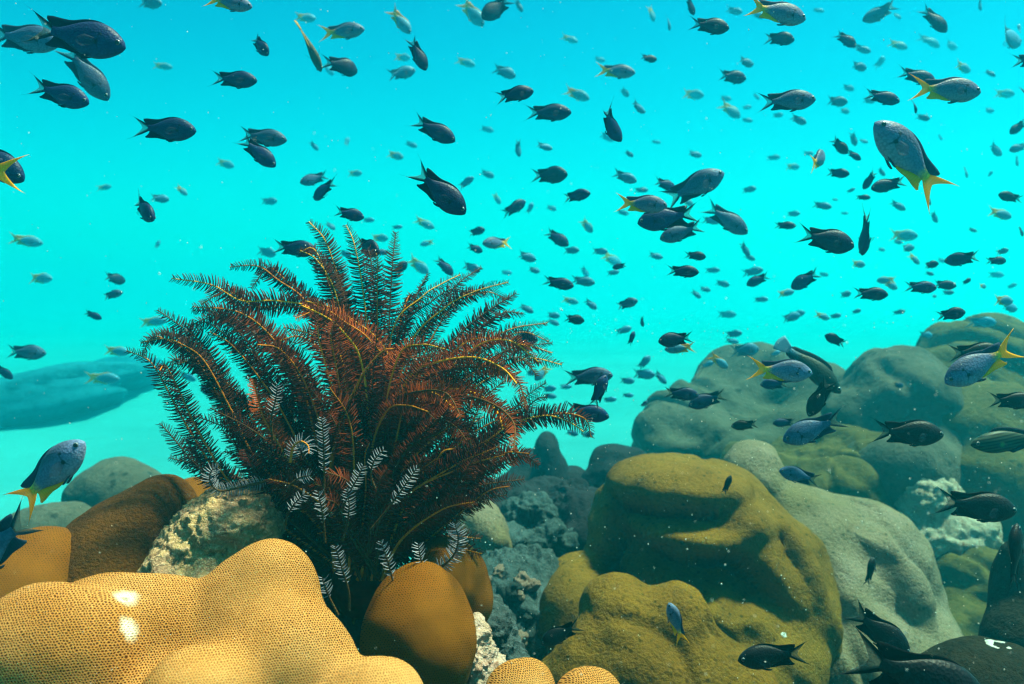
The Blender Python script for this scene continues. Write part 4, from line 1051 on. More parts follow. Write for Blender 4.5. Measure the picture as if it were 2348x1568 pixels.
# picture rows in photograph pixels: kind, x, y, length, side (1 right, -1 left), nose-up degrees, turn away degrees, distance, bend
Z = 2347.0 / 4000.0
HERO = [
 ('A', 285, 140, 425, 1, -13, 0, .80, .0, 'large dark fork tailed fish with a trailing back filament, biggest in the top left corner', 'the biggest top left fish'),
 ('S', 75, 145, 330, 1, -9, 0, 1.15, .25, 'bluish fish cut by the left edge, half behind the big dark fish', 'the left edge bluish fish'),
 ('S', 328, 275, 285, 1, -52, 15, 1.25, -.25, 'pale blue grey fish diving steeply below the big dark fish at top left', 'the pale diving fish'),
 ('A', 223, 364, 265, 1, -18, 0, .95, .0, 'dark fish sloping down, beneath the pale diving fish near the left edge', 'the sloping dark fish'),
 ('A', 632, 504, 272, 1, -4, 0, .95, .0, 'dark level fish alone in open water above the left of the feather star', 'the lone level dark fish'),
 ('A', 908, 310, 196, 1, -4, 0, 1.10, .0, 'dark speckled fish alone below the yellow tail cut by the top edge', 'the speckled dark fish'),
 ('B', 885, 5, 195, 1, -10, 10, .95, .25, 'yellow tailed fish cut by the top edge, left of the picture middle', 'the cut off yellow tail'),
 ('B', -110, 660, 420, -1, 4, -10, .70, .0, 'yellow forked tail entering at the left edge, its fish out of the picture', 'the left edge yellow tail'),
 ('A', -45, 620, 330, 1, -32, 0, 1.0, .0, 'dark fish peering out behind the yellow tail at the left edge', None),
 ('S', 1020, 535, 205, 1, -8, 0, 1.3, .0, 'grey fish with yellowish tail overlapped by a darker diving fish', 'the overlapped grey fish'),
 ('A', 1000, 588, 190, 1, -40, 10, 1.1, .25, 'dark diving fish overlapping the grey fish left of the middle', 'the overlapping dark diver'),
 ('B', 1330, 123, 190, 1, 5, 0, 1.7, .0, 'hazy blue fish with yellow tail near the thin olive fish at the top', 'the topmost hazy yellow tail'),
 ('A', 1628, 205, 155, 1, -62, 15, 1.25, -.25, 'dark fish standing nose down with its tail pointing at the top edge', 'the topmost nose down fish'),
 ('A', 1688, 505, 205, 1, -28, 0, 1.1, .0, 'dark forked fish angled down right, above the largest diving fish', 'the forked dark diver'),
 ('A', 1705, 738, 300, 1, -41, 0, .85, -.25, 'largest dark blue diver with long curved tail tips above the feather star', 'the largest dark diver'),
 ('A', 2005, 368, 165, 1, 12, 15, 1.0, .6, 'dark twisting fish with raised head at the top middle', 'the twisting dark fish'),
 ('A', 2135, 440, 195, 1, 0, 0, 1.3, .0, 'level dark fish right beside the twisting fish at the top middle', 'the twisting fish\'s level neighbour'),
 ('A', 2370, 480, 190, 1, -45, 25, 1.05, -1.4, 'strongly bent fish curling downward with its head at lower right', 'the curled bent fish'),
 ('B', 2400, 278, 165, 1, -5, 0, 1.9, .0, 'small yellow tailed fish above the curled bent fish', 'the curled fish\'s yellow neighbour'),
 ('C', 2765, 100, 170, 1, -8, 0, 1.2, .0, 'dark deep fish below the top edge left of the bright yellow tail', 'the dark deep top fish'),
 ('B', 3025, 45, 265, 1, -10, 10, .95, .0, 'bright yellow tailed grey fish at the top edge right of the middle', 'the topmost bright yellow tail'),
 ('S', 3065, 395, 245, 1, 3, 0, 1.0, .0, 'grey fish with long black tail streamers in the upper right', 'the grey streamer tailed fish'),
 ('A', 3440, 378, 155, 1, -15, 0, 1.25, .25, 'dark fish left of the big bright yellow tail in the upper right', 'the big yellow tail\'s dark neighbour'),
 ('B', 3685, 350, 295, 1, -4, 0, .92, .0, 'bright yellow tailed fish facing right in the upper right corner', 'the upper right yellow tail'),
 ('A', 3575, 297, 165, 1, -15, 0, 1.4, .0, 'dark fish partly behind the bright yellow tailed fish at upper right', 'the half hidden dark fish'),
 ('B', 3570, 635, 440, -1, 46, 0, .80, -.25, 'largest blue yellow tailed fish, climbing to the left at the right side', 'the largest climbing fish'),
 ('B', 3197, 625, 95, 1, 20, 62, 1.3, .25, 'small fish seen from behind with its yellow tail towards the viewer', 'the fish seen from behind'),
 ('S', 2700, 735, 285, 1, 25, 0, 1.2, .25, 'large bluish fish rising to the right with a drooping forked tail', 'the large rising bluish fish'),
 ('B', 2500, 797, 215, 1, -4, 0, 1.0, .0, 'bright yellow tailed fish in the centre right crossing a dark fish', 'the central bright yellow tail'),
 ('A', 2620, 850, 265, -1, -10, 0, 1.1, .25, 'dark fish facing left, directly beneath the central yellow tailed fish', 'the central left facing dark fish'),
 ('S', 2670, 905, 195, -1, -18, 0, 1.25, .25, 'pale grey fish facing left, tucked below the left facing dark fish', 'the pale left facing fish'),
 ('S', 2830, 850, 220, 1, -35, 0, 1.5, .25, 'hazy bluish diver right of the central knot of fish', 'the hazy central diver'),
 ('C', 3218, 935, 245, 1, -14, 0, 1.0, .0, 'big dark deep bodied fish facing right on the right side', 'the big dark deep fish'),
 ('A', 3385, 900, 205, -1, -68, 86, 1.2, .25, 'thin edge on fish hanging nose down beside the big dark deep fish', 'the thin nose down fish'),
 ('A', 3475, 722, 150, -1, -12, 0, 1.35, .6, 'dark ragged fish facing left under the largest climbing fish', 'the ragged left facing fish'),
 ('A', 2662, 1060, 138, 1, -4, 0, 1.2, .0, 'dark fish with spread tail below the central knot of fish', 'the spread tailed dark fish'),
 ('A', 2175, 1105, 137, 1, -12, 0, 1.5, .0, 'dark fish right of the feather star tips, in the lower middle water', 'the feather star\'s dark neighbour'),
 ('A', 3590, 1122, 140, 1, -3, 0, 1.35, .0, 'dark fish overlapping its paler neighbour above the back reef', 'the overlapping dark pair'),
 ('C', 3710, 1228, 125, 1, 8, 0, 1.15, .25, 'small black fish with upright back fin above the back reef at right', 'the small black reef fish'),
 ('A', 3395, 1148, 150, 1, -3, 0, 1.3, .0, 'dark long tailed fish above the dip in the back reef', 'the long tailed dark fish'),
 ('A', 3770, 1010, 115, -1, -5, 42, 1.35, .6, 'dark fish turning away with a forked tail, its tail nearly touching a round dark fish', 'the dark turning fish'),
 ('A', 2243, 765, 125, 1, 5, -20, 1.5, .6, 'dark fish with a curled drooping tail left of the central knot', 'the curled tail fish'),
 ('A', 1145, 970, 190, 1, -6, 0, 1.3, .0, 'grey fish half hidden behind the upper left feather star arms', 'the fish behind the arms'),
 ('C', 1432, 965, 120, 1, -18, -48, 1.18, .0, 'dark round faced fish looking out between the tallest feather star arms', 'the round faced fish'),
 ('A', 555, 812, 160, 1, -33, -38, 1.1, .25, 'dark stubby fish turned towards the viewer left of the feather star', 'the stubby dark fish'),
 ('B', 178, 1868, 420, 1, 43, 0, .82, .25, 'large blue yellow tailed fish climbing right at the lower left', 'the blue climbing fish'),
 ('S', -5, 2125, 480, -1, -38, 0, .78, .25, 'dark blue fish leaving at the lower left edge, only its forked tail end showing', None),
 ('C', 2645, 1325, 150, -1, -8, 0, 1.15, .0, 'dark fish facing left above a yellow tailed one, over the open sand', 'the fish pair over sand'),
 ('E', 2660, 1360, 130, -1, -5, 0, 1.6, .0, 'greyish yellow tailed fish right underneath the dark left facing fish over the sand', None),
 ('S', 2290, 1472, 210, 1, 3, 0, 1.3, .0, 'bluish fish with streaming tail right of the feather star, over the sand', 'the streaming tailed bluish fish'),
 ('A', 2337, 1535, 155, 1, 64, 20, 1.1, -.25, 'dark fish pointing upward, its tail crossing the fish below', 'the upward pointing dark fish'),
 ('A', 2285, 1610, 195, 1, -12, 0, 1.2, .0, 'dark fish crossed by the tail of the upward pointing fish', 'the crossed dark fish'),
 ('A', 2655, 1538, 150, 1, -5, 0, 1.3, .0, 'black fish meeting a left facing partner in front of the left back coral head', 'the meeting pair'),
 ('A', 2770, 1560, 170, -1, -18, 0, 1.4, .25, 'dark teal left facing partner of the black fish by the back coral head', None),
 ('K', 2915, 1660, 110, -1, -8, 20, 1.3, .25, 'round black fish facing left before the back coral head', 'the round black fish'),
 ('B', 3040, 1447, 268, 1, -5, 0, 1.0, .0, 'yellow tailed grey fish in front of the dark slender wrasse', 'the yellow tail by the wrasse'),
 ('K', 3205, 1545, 190, -1, -62, 10, 1.12, .25, 'dark fish standing nose down in front of the back reef, below the wrasse', 'the nose down reef fish'),
 ('A', 3068, 1650, 100, -1, -5, 0, 1.5, .25, 'small dark fish hidden behind the tail of the blue grey fish over the reef', None),
 ('S', 3190, 1670, 285, -1, -22, 0, 1.0, .25, 'blue grey fish with long tail streamers facing lower left over the reef', 'the blue grey reef fish'),
 ('K', 3535, 1690, 305, 1, -4, 0, 1.0, .0, 'large brown black fish with a pale tail crossing the reef at right', 'the brown black fish'),
 ('K', 3800, 1378, 230, 1, 2, 0, 1.08, .0, 'black fish whose forked tail shows left of the right hand yellow tailed fish', None),
 ('B', 3845, 1415, 350, -1, -28, 0, .86, .0, 'big yellow tailed fish nosing down left before the back reef at the right edge', 'the right edge yellow tail'),
 ('K', 3945, 1565, 200, 1, -2, 0, 1.0, .0, 'dark fish at the right edge below the big yellow tailed fish', 'the right edge dark fish'),
 ('S', 3130, 1860, 180, -1, 14, 0, 1.12, .25, 'blue grey fish facing left over the pale coral mound', 'the fish over the pale mound'),
 ('K', 3800, 1975, 350, 1, -8, 0, .95, .0, 'large dark fish in front of the pale crusted rock at the right', 'the dark fish before the pale rock'),
 ('K', 2200, 2470, 200, -1, -28, 0, 1.12, .25, 'dark fish facing down left before the lower olive coral', 'the dark fish before the lower olive coral'),
 ('B', 2645, 2440, 175, -1, 66, 35, 1.08, .25, 'small grey fish with yellow tail seen from above over the coral knob', 'the small yellow tail over the coral knob'),
 ('K', 3030, 2560, 300, -1, -8, 0, .92, .25, 'black fish at the bottom edge right of the olive coral', 'the black fish at the bottom edge'),
 ('K', 2530, 2745, 420, -1, 0, 0, .74, .0, 'black back of a fish rising over the bottom edge, middle right', None),
 ('K', 2840, 1898, 88, 1, 66, 20, 1.25, .25, 'tiny black fish over the top of the big olive mound', 'the tiny black fish on the olive mound'),
 ('K', 3400, 2240, 130, 1, 74, 30, 1.35, .25, 'small dim fish hovering before the fold of the pale coral mound', 'the dim fish at the pale mound'),
 ('K', 3425, 2458, 320, 1, -38, 0, .95, .0, 'dusky grey fish sloping down right beneath the pale coral mound', 'the dusky sloping fish'),
 ('K', 3560, 2640, 640, 1, -21, 0, .72, .0, 'very large black fish sloping out through the bottom edge at right', 'the very large black fish'),
 ('K', 3965, 2185, 280, 1, 82, 40, .80, .0, 'blurred black fish standing upright at the right edge', None),
]
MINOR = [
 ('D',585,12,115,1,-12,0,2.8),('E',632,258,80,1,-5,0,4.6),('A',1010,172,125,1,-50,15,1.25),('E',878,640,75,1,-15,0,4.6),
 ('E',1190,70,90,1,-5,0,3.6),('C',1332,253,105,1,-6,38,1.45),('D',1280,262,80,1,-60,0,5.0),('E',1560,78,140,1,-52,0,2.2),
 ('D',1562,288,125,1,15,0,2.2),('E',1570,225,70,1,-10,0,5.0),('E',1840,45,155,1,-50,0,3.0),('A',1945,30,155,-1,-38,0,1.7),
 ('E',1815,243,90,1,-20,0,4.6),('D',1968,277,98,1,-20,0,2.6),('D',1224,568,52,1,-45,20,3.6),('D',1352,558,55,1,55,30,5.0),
 ('D',1603,563,60,1,-25,0,4.6),('E',1543,608,72,1,-15,0,4.2),('A',1233,698,122,-1,-20,0,2.0),('A',1265,737,110,-1,-25,45,1.4),
 ('E',1385,678,60,1,0,0,4.6),('D',1900,680,66,1,-20,0,3.8),('D',1898,503,66,1,-20,0,5.0),('D',1815,715,82,1,25,0,2.5),
 ('D',2025,20,62,1,-60,0,3.0),('E',2545,50,72,1,-70,20,4.2),('D',2614,83,72,1,-78,55,2.6),('A',2695,18,88,1,-55,25,1.6),
 ('D',2865,43,66,1,-20,0,3.6),('D',2960,60,62,1,-15,0,3.2),('A',3040,148,130,1,-8,0,1.6),('A',2528,230,78,1,-5,20,1.8),
 ('D',2338,233,55,1,-10,0,5.0),('E',2222,152,76,1,-25,0,4.4),('D',2905,243,86,1,-10,0,2.4),('A',2855,300,127,1,-5,0,1.9),
 ('E',2250,368,112,1,-25,0,3.4),('D',2437,358,60,1,-50,0,4.2),('D',2485,417,84,1,-25,0,2.3),('D',2370,535,72,1,-20,0,5.0),
 ('D',2020,575,78,1,-72,35,2.7),('D',2120,573,80,1,-12,0,2.5),('D',2454,600,48,1,-30,25,2.8),('D',2560,555,42,1,-10,0,5.4),
 ('D',2708,603,70,1,-10,0,3.0),('E',2705,370,86,1,-10,0,4.6),('D',2832,385,50,1,-15,0,5.2),('E',2850,428,105,1,-35,0,3.8),
 ('D',2915,420,45,1,10,0,5.2),('D',2915,470,56,1,0,0,5.2),('D',2953,375,40,1,-50,0,5.2),('A',2140,685,152,1,-2,0,1.6),
 ('D',2435,690,112,1,-22,0,2.0),('D',3445,50,145,-1,-18,0,2.0),('A',3645,70,155,1,-48,0,1.7),('A',3300,150,108,1,-38,0,1.8),
 ('D',3363,192,72,1,-25,0,3.0),('E',3505,175,82,1,-20,0,3.8),('D',3632,155,102,1,-30,0,4.6),('D',3707,178,78,1,-10,0,4.8),
 ('D',3925,145,170,1,-8,15,2.2),('D',3978,118,55,1,70,20,3.0),('D',3826,15,55,1,-70,20,3.0),('D',3195,40,52,1,-10,0,4.6),
 ('D',3505,60,42,1,-40,0,4.4),('D',3350,260,80,1,-5,0,2.6),('D',3440,245,68,1,50,0,4.8),('E',3757,263,88,1,-15,0,3.3),
 ('D',3866,283,52,1,-40,0,3.0),('A',3577,408,70,1,-76,45,1.5),('D',3605,458,60,1,-15,0,2.6),('D',3312,343,56,1,-12,0,4.0),
 ('D',3262,397,97,1,-5,0,2.4),('D',3393,393,56,1,-5,0,4.0),('D',3297,434,52,1,0,0,4.4),('D',3115,468,70,1,-30,0,2.6),
 ('D',3035,450,46,1,0,0,4.8),('E',3920,367,76,1,-5,0,4.8),('A',4030,235,170,1,0,0,1.3),('A',4012,365,90,1,-70,40,1.5),
 ('D',3858,433,56,1,0,0,4.8),('A',3275,567,97,1,-42,0,1.6),('A',3333,605,75,1,-30,0,1.7),('D',3333,540,65,1,-75,0,3.0),
 ('D',3370,552,46,1,-10,0,3.8),('A',3268,677,92,1,-8,0,1.6),('D',3155,600,46,1,-5,0,5.0),('D',3020,615,60,1,5,0,5.0),
 ('E',3095,652,64,1,0,0,4.8),('A',3980,495,82,-1,-40,0,2.0),('D',3985,575,76,-1,-15,0,2.4),('D',3880,582,87,1,-35,0,3.0),
 ('D',3672,535,32,1,-60,0,5.0),('D',3972,625,52,1,-76,45,3.8),('D',3775,668,56,1,-76,40,3.8),('D',3866,682,36,1,50,0,5.0),
 ('D',620,776,76,1,-5,0,2.6),('E',708,743,54,1,-40,0,3.2),('E',405,733,62,1,10,20,4.8),('E',97,940,122,1,-8,0,3.2),
 ('E',153,1087,117,1,-3,0,3.4),('A',440,1088,58,1,-8,35,2.4),('A',433,1152,88,1,15,0,2.0),('A',360,1230,72,1,-25,0,1.9),
 ('E',595,1257,107,1,5,0,3.6),('D',615,957,42,1,68,35,4.8),('D',1050,787,70,1,0,0,4.0),('A',1360,835,118,1,-12,0,1.2),
 ('D',1437,860,52,1,0,0,3.8),('D',1290,880,44,1,-40,20,3.0),('D',1548,888,50,1,8,0,3.2),('E',1655,872,88,1,-25,0,3.8),
 ('D',1040,985,86,1,-15,0,3.8),('D',1345,990,62,1,-20,0,3.0),('A',1478,985,75,1,-5,20,2.2),('E',1480,930,76,1,-5,0,4.2),
 ('A',1562,1052,70,1,40,20,1.8),('E',1670,950,62,-1,-10,0,4.0),('A',1857,905,78,1,12,0,2.1),('A',1853,970,65,1,-15,15,2.2),
 ('B',1950,948,132,-1,-4,0,2.0),('E',1630,1035,112,1,-35,0,3.6),('A',1733,1035,112,1,-48,0,2.0),('D',1840,1045,78,1,-20,0,2.4),
 ('D',1975,1065,52,1,-5,0,4.6),('A',2005,815,112,1,30,20,1.9),('D',2072,815,56,1,68,45,3.8),('E',1940,775,54,1,-60,20,4.8),
 ('A',2593,720,102,1,-15,0,1.7),('D',2503,742,62,1,0,0,3.0),('E',2685,790,52,1,-15,20,3.4),('D',2775,860,84,1,-10,0,2.6),
 ('D',2920,740,64,1,0,0,3.8),('A',2170,925,124,1,-35,0,2.0),('D',2227,978,72,1,0,0,2.8),('D',2340,982,67,1,-5,0,2.8),
 ('D',2050,1002,94,1,-15,0,2.4),('D',2083,1055,54,1,-15,15,2.7),('E',2290,880,77,1,-50,0,3.8),('D',2153,812,46,1,-15,0,5.0),
 ('D',2430,830,56,1,-10,0,4.0),('C',2712,998,95,1,-8,0,1.5),('D',2555,1000,72,1,-12,0,2.9),('A',2425,1040,65,-1,-10,25,1.7),
 ('D',2393,1065,56,1,10,0,3.0),('E',2385,1012,98,1,-25,0,4.8),('D',2283,1060,56,1,-60,25,4.8),('D',2272,1098,108,1,-10,0,2.4),
 ('D',2905,970,77,1,-55,25,2.6),('D',2925,1005,52,1,-25,0,3.4),('D',2780,1056,62,1,0,0,3.8),('D',2935,1062,88,1,8,0,3.4),
 ('A',2965,1092,97,-1,-25,0,1.9),('D',2820,1107,64,1,-15,0,3.6),('D',2750,1130,55,1,-10,0,3.6),('D',2718,1148,52,1,-35,0,3.0),
 ('D',2968,1170,62,1,0,0,3.6),('E',2225,1175,70,1,-15,0,3.8),('D',2305,1187,67,1,-40,0,2.4),('A',2443,1187,100,1,15,0,1.9),
 ('D',2053,1203,72,1,-30,0,2.5),('A',2237,1247,95,1,-8,0,1.6),('D',2158,1232,60,1,-5,0,2.8),('D',2160,1258,54,1,-25,0,3.0),
 ('A',2505,1252,54,1,-68,55,2.1),('D',2835,1228,82,1,-3,0,4.8),('D',2432,1291,74,1,15,0,2.9),('A',3400,700,95,-1,-50,35,1.6),
 ('D',3440,670,48,1,-45,0,3.0),('D',3322,745,36,1,25,0,3.0),('A',3370,770,64,1,-5,30,1.9),('D',3207,802,80,1,-15,0,2.4),
 ('D',3262,780,28,1,0,0,4.0),('D',3502,802,78,1,-30,0,2.8),('A',3630,775,58,1,-68,25,2.3),('D',3646,845,60,1,-60,0,3.0),
 ('A',3950,772,98,-1,15,0,1.7),('E',3903,835,110,1,-12,0,2.6),('D',3095,835,56,1,0,0,3.8),('D',3297,833,32,1,-5,0,5.0),
 ('A',3063,880,94,1,-3,0,1.7),('E',3525,920,112,1,-5,0,3.6),('D',3505,945,44,1,-10,0,3.8),('D',3537,970,80,1,5,0,2.6),
 ('E',3570,1010,64,1,-35,0,2.9),('A',3630,1035,74,1,8,0,1.8),('D',3628,1068,42,1,-15,0,2.8),('D',3440,975,36,1,-10,0,4.0),
 ('D',3795,898,40,1,-20,0,3.0),('E',3350,1032,68,1,-5,38,2.8),('A',3890,1018,90,1,-3,0,1.6),('D',3912,983,48,1,15,0,2.2),
 ('A',3150,1090,112,-1,-30,10,1.5),('D',3300,1150,58,1,10,0,3.0),('E',3068,1145,76,1,10,0,3.0),('E',3465,1095,74,-1,0,0,3.0),
 ('E',3475,1112,70,1,-30,0,3.1),('A',3680,1113,105,1,-5,0,1.7),('D',3645,1157,32,1,0,0,3.0),('D',3700,1143,48,1,0,0,3.0),
 ('A',3775,1100,50,1,25,15,1.9),('E',3838,1118,42,1,-5,15,2.6),('D',3890,1073,64,1,-5,0,4.8),('D',3950,1118,50,1,20,0,4.8),
 ('D',3675,1018,42,1,-10,0,5.0),('E',3915,1175,97,1,-5,0,2.0),('D',3940,1200,88,1,-10,0,2.6),('D',3830,1260,122,1,2,0,2.8),
 ('D',3085,1240,90,1,14,0,3.0),('D',3115,1226,64,1,10,0,3.2),('E',3210,1235,70,1,-18,0,3.0),('D',3260,1235,48,1,8,0,3.2),
 ('D',3342,1217,46,1,15,0,3.0),('D',3508,1220,50,1,10,0,3.0),('D',3215,1072,38,1,-10,0,5.0),('A',3990,900,50,1,-70,20,1.9),
 ('A',92,1376,147,1,-3,0,1.9),('A',8,1447,95,1,-45,0,1.9),('E',452,1372,100,1,-5,0,3.0),('E',395,1478,137,1,-3,0,3.2),
 ('A',790,1520,104,1,-18,0,1.8),('D',730,1470,82,1,-20,0,3.0),('A',2467,1325,68,1,66,25,1.4),('E',2805,1410,98,1,-35,0,2.0),
 ('D',2760,1425,64,1,20,0,2.6),('D',2515,1418,78,1,45,0,2.6),('D',2510,1462,94,1,-3,0,2.6),('D',2577,1472,78,1,-45,0,2.6),
 ('D',2447,1488,66,1,-3,0,2.6),('D',2452,1545,50,1,0,0,2.7),('D',2377,1562,66,1,5,0,2.9),('A',2514,1580,42,1,45,20,2.1),
 ('E',2120,1455,88,-1,-45,0,2.2),('D',2068,1458,52,1,0,0,2.8),('D',2140,1520,66,1,8,0,2.6),('D',2145,1547,60,1,-8,0,2.6),
 ('D',2203,1510,64,1,0,0,2.9),('D',2292,1697,60,1,8,0,2.6),('D',2230,1690,62,1,-15,0,2.6),('D',2047,1302,68,1,-3,0,2.6),
 ('D',2860,1305,72,1,6,0,2.9),('D',2855,1332,62,1,-10,0,3.0),('D',2905,1368,127,1,3,0,2.2),('A',2040,1330,120,1,5,0,1.4),
 ('A',1930,1448,104,1,-5,0,1.3),('A',3268,1330,92,-1,25,15,1.5),('D',3615,1308,66,1,-5,20,3.0),('A',3508,1505,52,1,-10,30,2.2),
 ('A',3030,1500,112,-1,-5,0,1.4),('D',3025,1382,50,1,20,0,2.6),
]

# ---- labels for the smaller fish: look, heading, and where it swims next to something easy to find
LAND = [(h[1], h[2], h[10]) for h in HERO if h[10]]
LAND += [(1210, 870, 'the tallest feather arm'), (670, 1085, 'the upper left feather tip'), (500, 1370, 'the leftmost feather tip'),
         (2180, 1420, 'the right hand feather tip'), (1210, 170, 'the thin olive fish'), (455, 1790, 'the hazy pointed coral mound'),
         (3130, 1400, 'the dark slender wrasse'), (300, 1500, 'the dark coral bank')]
def heading(dr, p, w):
    if w > 35 and abs(p) < 60: return 'turning away'
    s = 'right' if dr > 0 else 'left'
    if p <= -60: return 'nose down'
    if p >= 55: return 'nose up'
    if p <= -20: return 'diving ' + s
    if p >= 18: return 'rising ' + s
    return 'facing ' + s
def where(dx, dy):
    a = math.degrees(math.atan2(-dy, dx)) % 360
    return ['right of', 'above right of', 'above', 'above left of', 'left of', 'below left of', 'below', 'below right of'][int(((a + 22.5) % 360) // 45)]
def look(k, L, d):
    sz = 'tiny ' if L < 50 else ''
    if k in 'AC': return sz + ('dark fish' if d < 1.75 else 'dusky fish')
    if k == 'B': return 'yellow tailed fish'
    if k == 'E': return sz + ('hazy yellow tailed fish' if d < 4.2 else 'faint yellow tailed fish')
    return sz + ('teal fish' if d < 2.7 else 'hazy teal fish' if d < 4.2 else 'faint teal fish')
labels = {}
for i, r in enumerate(MINOR):
    k, x, y, Lp, dr, p, w, d = r
    lx, ly, nm = min(LAND, key=lambda q: (q[0] - x) ** 2 + (q[1] - y) ** 2)
    t = '%s %s, %s %s' % (look(k, Lp, d), heading(dr, p, w), where(x - lx, y - ly), nm)
    labels.setdefault(t, []).append(((lx - x) ** 2 + (ly - y) ** 2, i))
ORD = ['nearest', 'second', 'third', 'fourth', 'fifth', 'sixth']
mlab = {}
for t, v in labels.items():
    v.sort()
    for n, (_, i) in enumerate(v):
        mlab[i] = t if len(v) == 1 else ORD[n] + ' ' + t
ZTOP = 1.46
FR = random.Random(23)
for k, x, y, Lp, dr, p, w, d, b, lab, _ in HERO:
    put_fish(k, x * Z, y * Z, Lp * Z, dr, p, w, d, b, lab)
BENDS = [-.9, -.45, -.15, .25, .6, 1.0]
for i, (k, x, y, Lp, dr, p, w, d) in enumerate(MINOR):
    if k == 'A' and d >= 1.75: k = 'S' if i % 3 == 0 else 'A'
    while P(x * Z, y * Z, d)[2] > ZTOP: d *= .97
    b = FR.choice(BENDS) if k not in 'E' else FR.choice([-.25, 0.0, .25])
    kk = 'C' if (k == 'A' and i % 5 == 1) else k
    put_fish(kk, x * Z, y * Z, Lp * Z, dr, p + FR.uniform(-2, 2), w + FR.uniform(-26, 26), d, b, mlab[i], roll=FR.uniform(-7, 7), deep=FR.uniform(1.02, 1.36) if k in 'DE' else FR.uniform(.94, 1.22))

# ---- the few fish of other kinds
def long_fish(name, label, cat, x, y, L, dr, pitch, yaw, d, bend, mats, h=.62, stripes=False, tailcol=None, roll=0.0):
    """Slender wrasse like fish: rounded tail, one long low back fin."""
    M = fish_matrix(x * Z, y * Z, d, L * Z, dr, pitch, yaw, roll)
    root = link(name, None); root.matrix_world = M; setp(root, label, cat)
    bd = bender(bend)
    V, F = body_geo(h, 34, 18)
    V[:, 0] = np.where(V[:, 0] < .5, .5 - (.5 - V[:, 0]) * 1.12, V[:, 0]); V[:, 1] *= .95
    link('body', np_mesh('body', bd(V), F, True, [mats[0]]), root)
    n, k = 15, 5
    r = np.linspace(-1, 1, n); t = np.linspace(0, 1, k)
    ln = .20 - .03 * r ** 2
    g = np.stack([-.27 - ln[:, None] * t, np.zeros((n, k)), r[:, None] * (.034 + .07 * t ** .8)], -1)
    S = sheet(g, np.full((n, k), .8), .007); link('tail_fin', np_mesh('tail_fin', bd(S[0]), S[1], True, [mats[1]]), root)
    for nm, tab, sg, s0, s1, hh in (('dorsal_fin', UP, 1, .22, .98, .045), ('anal_fin', LO, -1, .52, .98, .040)):
        n, k = 24, 4
        s = np.linspace(s0, s1, n); u = np.linspace(0, 1, n); t = np.linspace(0, 1, k)
        z0 = prof(tab, np.clip(s, 0, .995)) * h - sg * .006; x0 = .5 - (.5 - XS(s)) * 1.12
        e = hh * np.clip(u / .15, .2, 1) * np.clip((1 - u) / .1, .1, 1)
        g = np.stack([x0[:, None] - .03 * t - .02 * u[:, None] * t, np.zeros((n, k)), z0[:, None] + sg * e[:, None] * t], -1)
        S = sheet(g, np.full((n, k), .8), .006); link(nm, np_mesh(nm, bd(S[0]), S[1], True, [mats[2]]), root)
    for sd in (-1, 1):
        S = small_fin((.24, sd * .074, -.015), (-.8, sd * .55, -.2), (0, 0, .05), .12, (-.2, 0, 0))
        link('pectoral_fin', np_mesh('pectoral_fin', bd(S[0]), S[1], True, [M_CLEAR]), root)
        e_ = link('eye', np_mesh('eye', bd(eye_geo(h, sd, .024)[0]), eye_geo(h, sd)[1], True, [M_EYE]), root)
        link('pupil', np_mesh('pupil', bd(eye_geo(h, sd, .024, True)[0]), eye_geo(h, sd)[1], True, [M_PUP]), e_)
    return root
M_WR = fish_mat('wrasse_skin', (.006, .016, .016), (.014, .030, .026), (.020, .036, .040), (.06, .16, .24), .05, spot=False, xs=(-.10, -.24))
M_WRF = simple_mat('wrasse_fin', (.06, .17, .26), (.10, .24, .32)); M_WRD = simple_mat('wrasse_back_fin', (.004, .012, .02), (.010, .022, .035))
long_fish('wrasse', 'dark green slender wrasse with a pale blue tail curving down onto the back reef', 'wrasse', 3160, 1425, 335, 1, -42, 0, 1.38, .6, [M_WR, M_WRF, M_WRD], .80)
M_OL = fish_mat('olive_fish_skin', (.10, .055, .02), (.07, .06, .035), (.06, .065, .05), (.22, .10, .02), .05, spot=False, xs=(0, -.22))
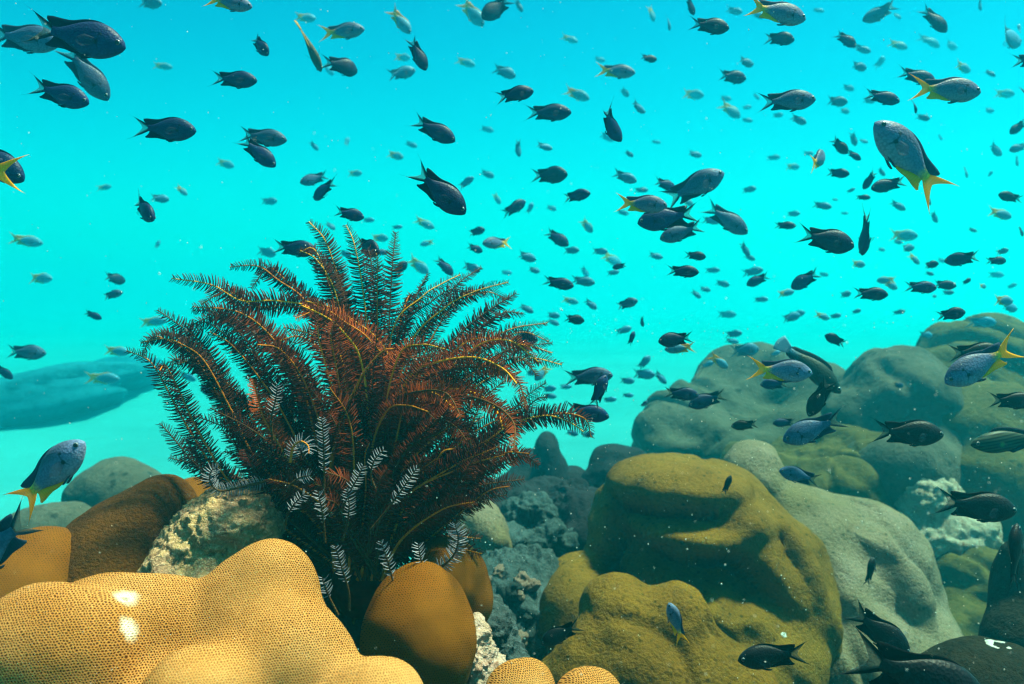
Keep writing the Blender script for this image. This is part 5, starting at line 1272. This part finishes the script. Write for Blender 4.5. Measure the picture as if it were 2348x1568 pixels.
M_OLF = simple_mat('olive_fish_fin', (.20, .11, .02), (.28, .16, .03))
long_fish('slender_fish', 'thin olive fish seen edge on, slanting nose down near the top edge', 'fish', 1210, 172, 225, 1, -66, 30, 1.4, .25, [M_OL, M_OLF, M_OLF], .42, roll=55)
def striped():
    m = Mat('striped_fish_skin', .5, .1); oc = m.coord('Object'); sep = m.n('ShaderNodeSeparateXYZ'); m.l(oc, sep.inputs[0])
    w = m.math('SINE', m.math('MULTIPLY_ADD', sep.outputs[2], 170.0, m.math('MULTIPLY', sep.outputs[0], 14.0)))
    c = m.mix(m.ramp(w, -.2, .5), (.030, .045, .030), (.008, .014, .012))
    cmb = m.n('ShaderNodeCombineXYZ'); m.l(sep.outputs[0], cmb.inputs[0]); m.l(sep.outputs[2], cmb.inputs[2])
    d1 = m.n('ShaderNodeVectorMath', operation='DISTANCE'); m.l(cmb.outputs[0], d1.inputs[0]); d1.inputs[1].default_value = (.16, 0, -.02)
    c = m.mix(m.ramp(d1.outputs['Value'], .04, .015), c, (.05, .20, .03)); m.color(c); return m.m
M_ST = striped()
long_fish('striped_wrasse', 'dim green striped wrasse facing left at the right edge, low over the reef', 'wrasse', 3955, 1722, 330, -1, -6, 0, 1.02, .0, [M_ST, M_WRD, M_WRD], .86)

# ---- drifting specks
def specks():
    v0, f0 = ico(1); V, F = [], []
    R = np.random.default_rng(5); base = 0
    for i in range(1500):
        d = .32 + 1.6 * R.random() ** 1.2
        x, y = R.random() * W_V, R.random() * H_V
        if R.random() < .45: x = W_V * (.45 + .55 * R.random()); y = H_V * (.45 + .55 * R.random())
        s = (.00021 + .00042 * R.random() ** 2.5) * (d / .8) ** .8
        V.append(v0 * s * np.array([1, 1, .8 + .8 * R.random()]) + P(x, y, d)); F.append(f0 + base); base += len(v0)
    m = Mat('speck_skin', .8, 0); m.color((.55, .55, .52))
    o = link('marine_snow', np_mesh('marine_snow', np.vstack(V), np.vstack(F), True, [m.m]))
    setp(o, 'fine pale specks drifting in the water in front of everything', 'specks', kind='stuff')
specks()
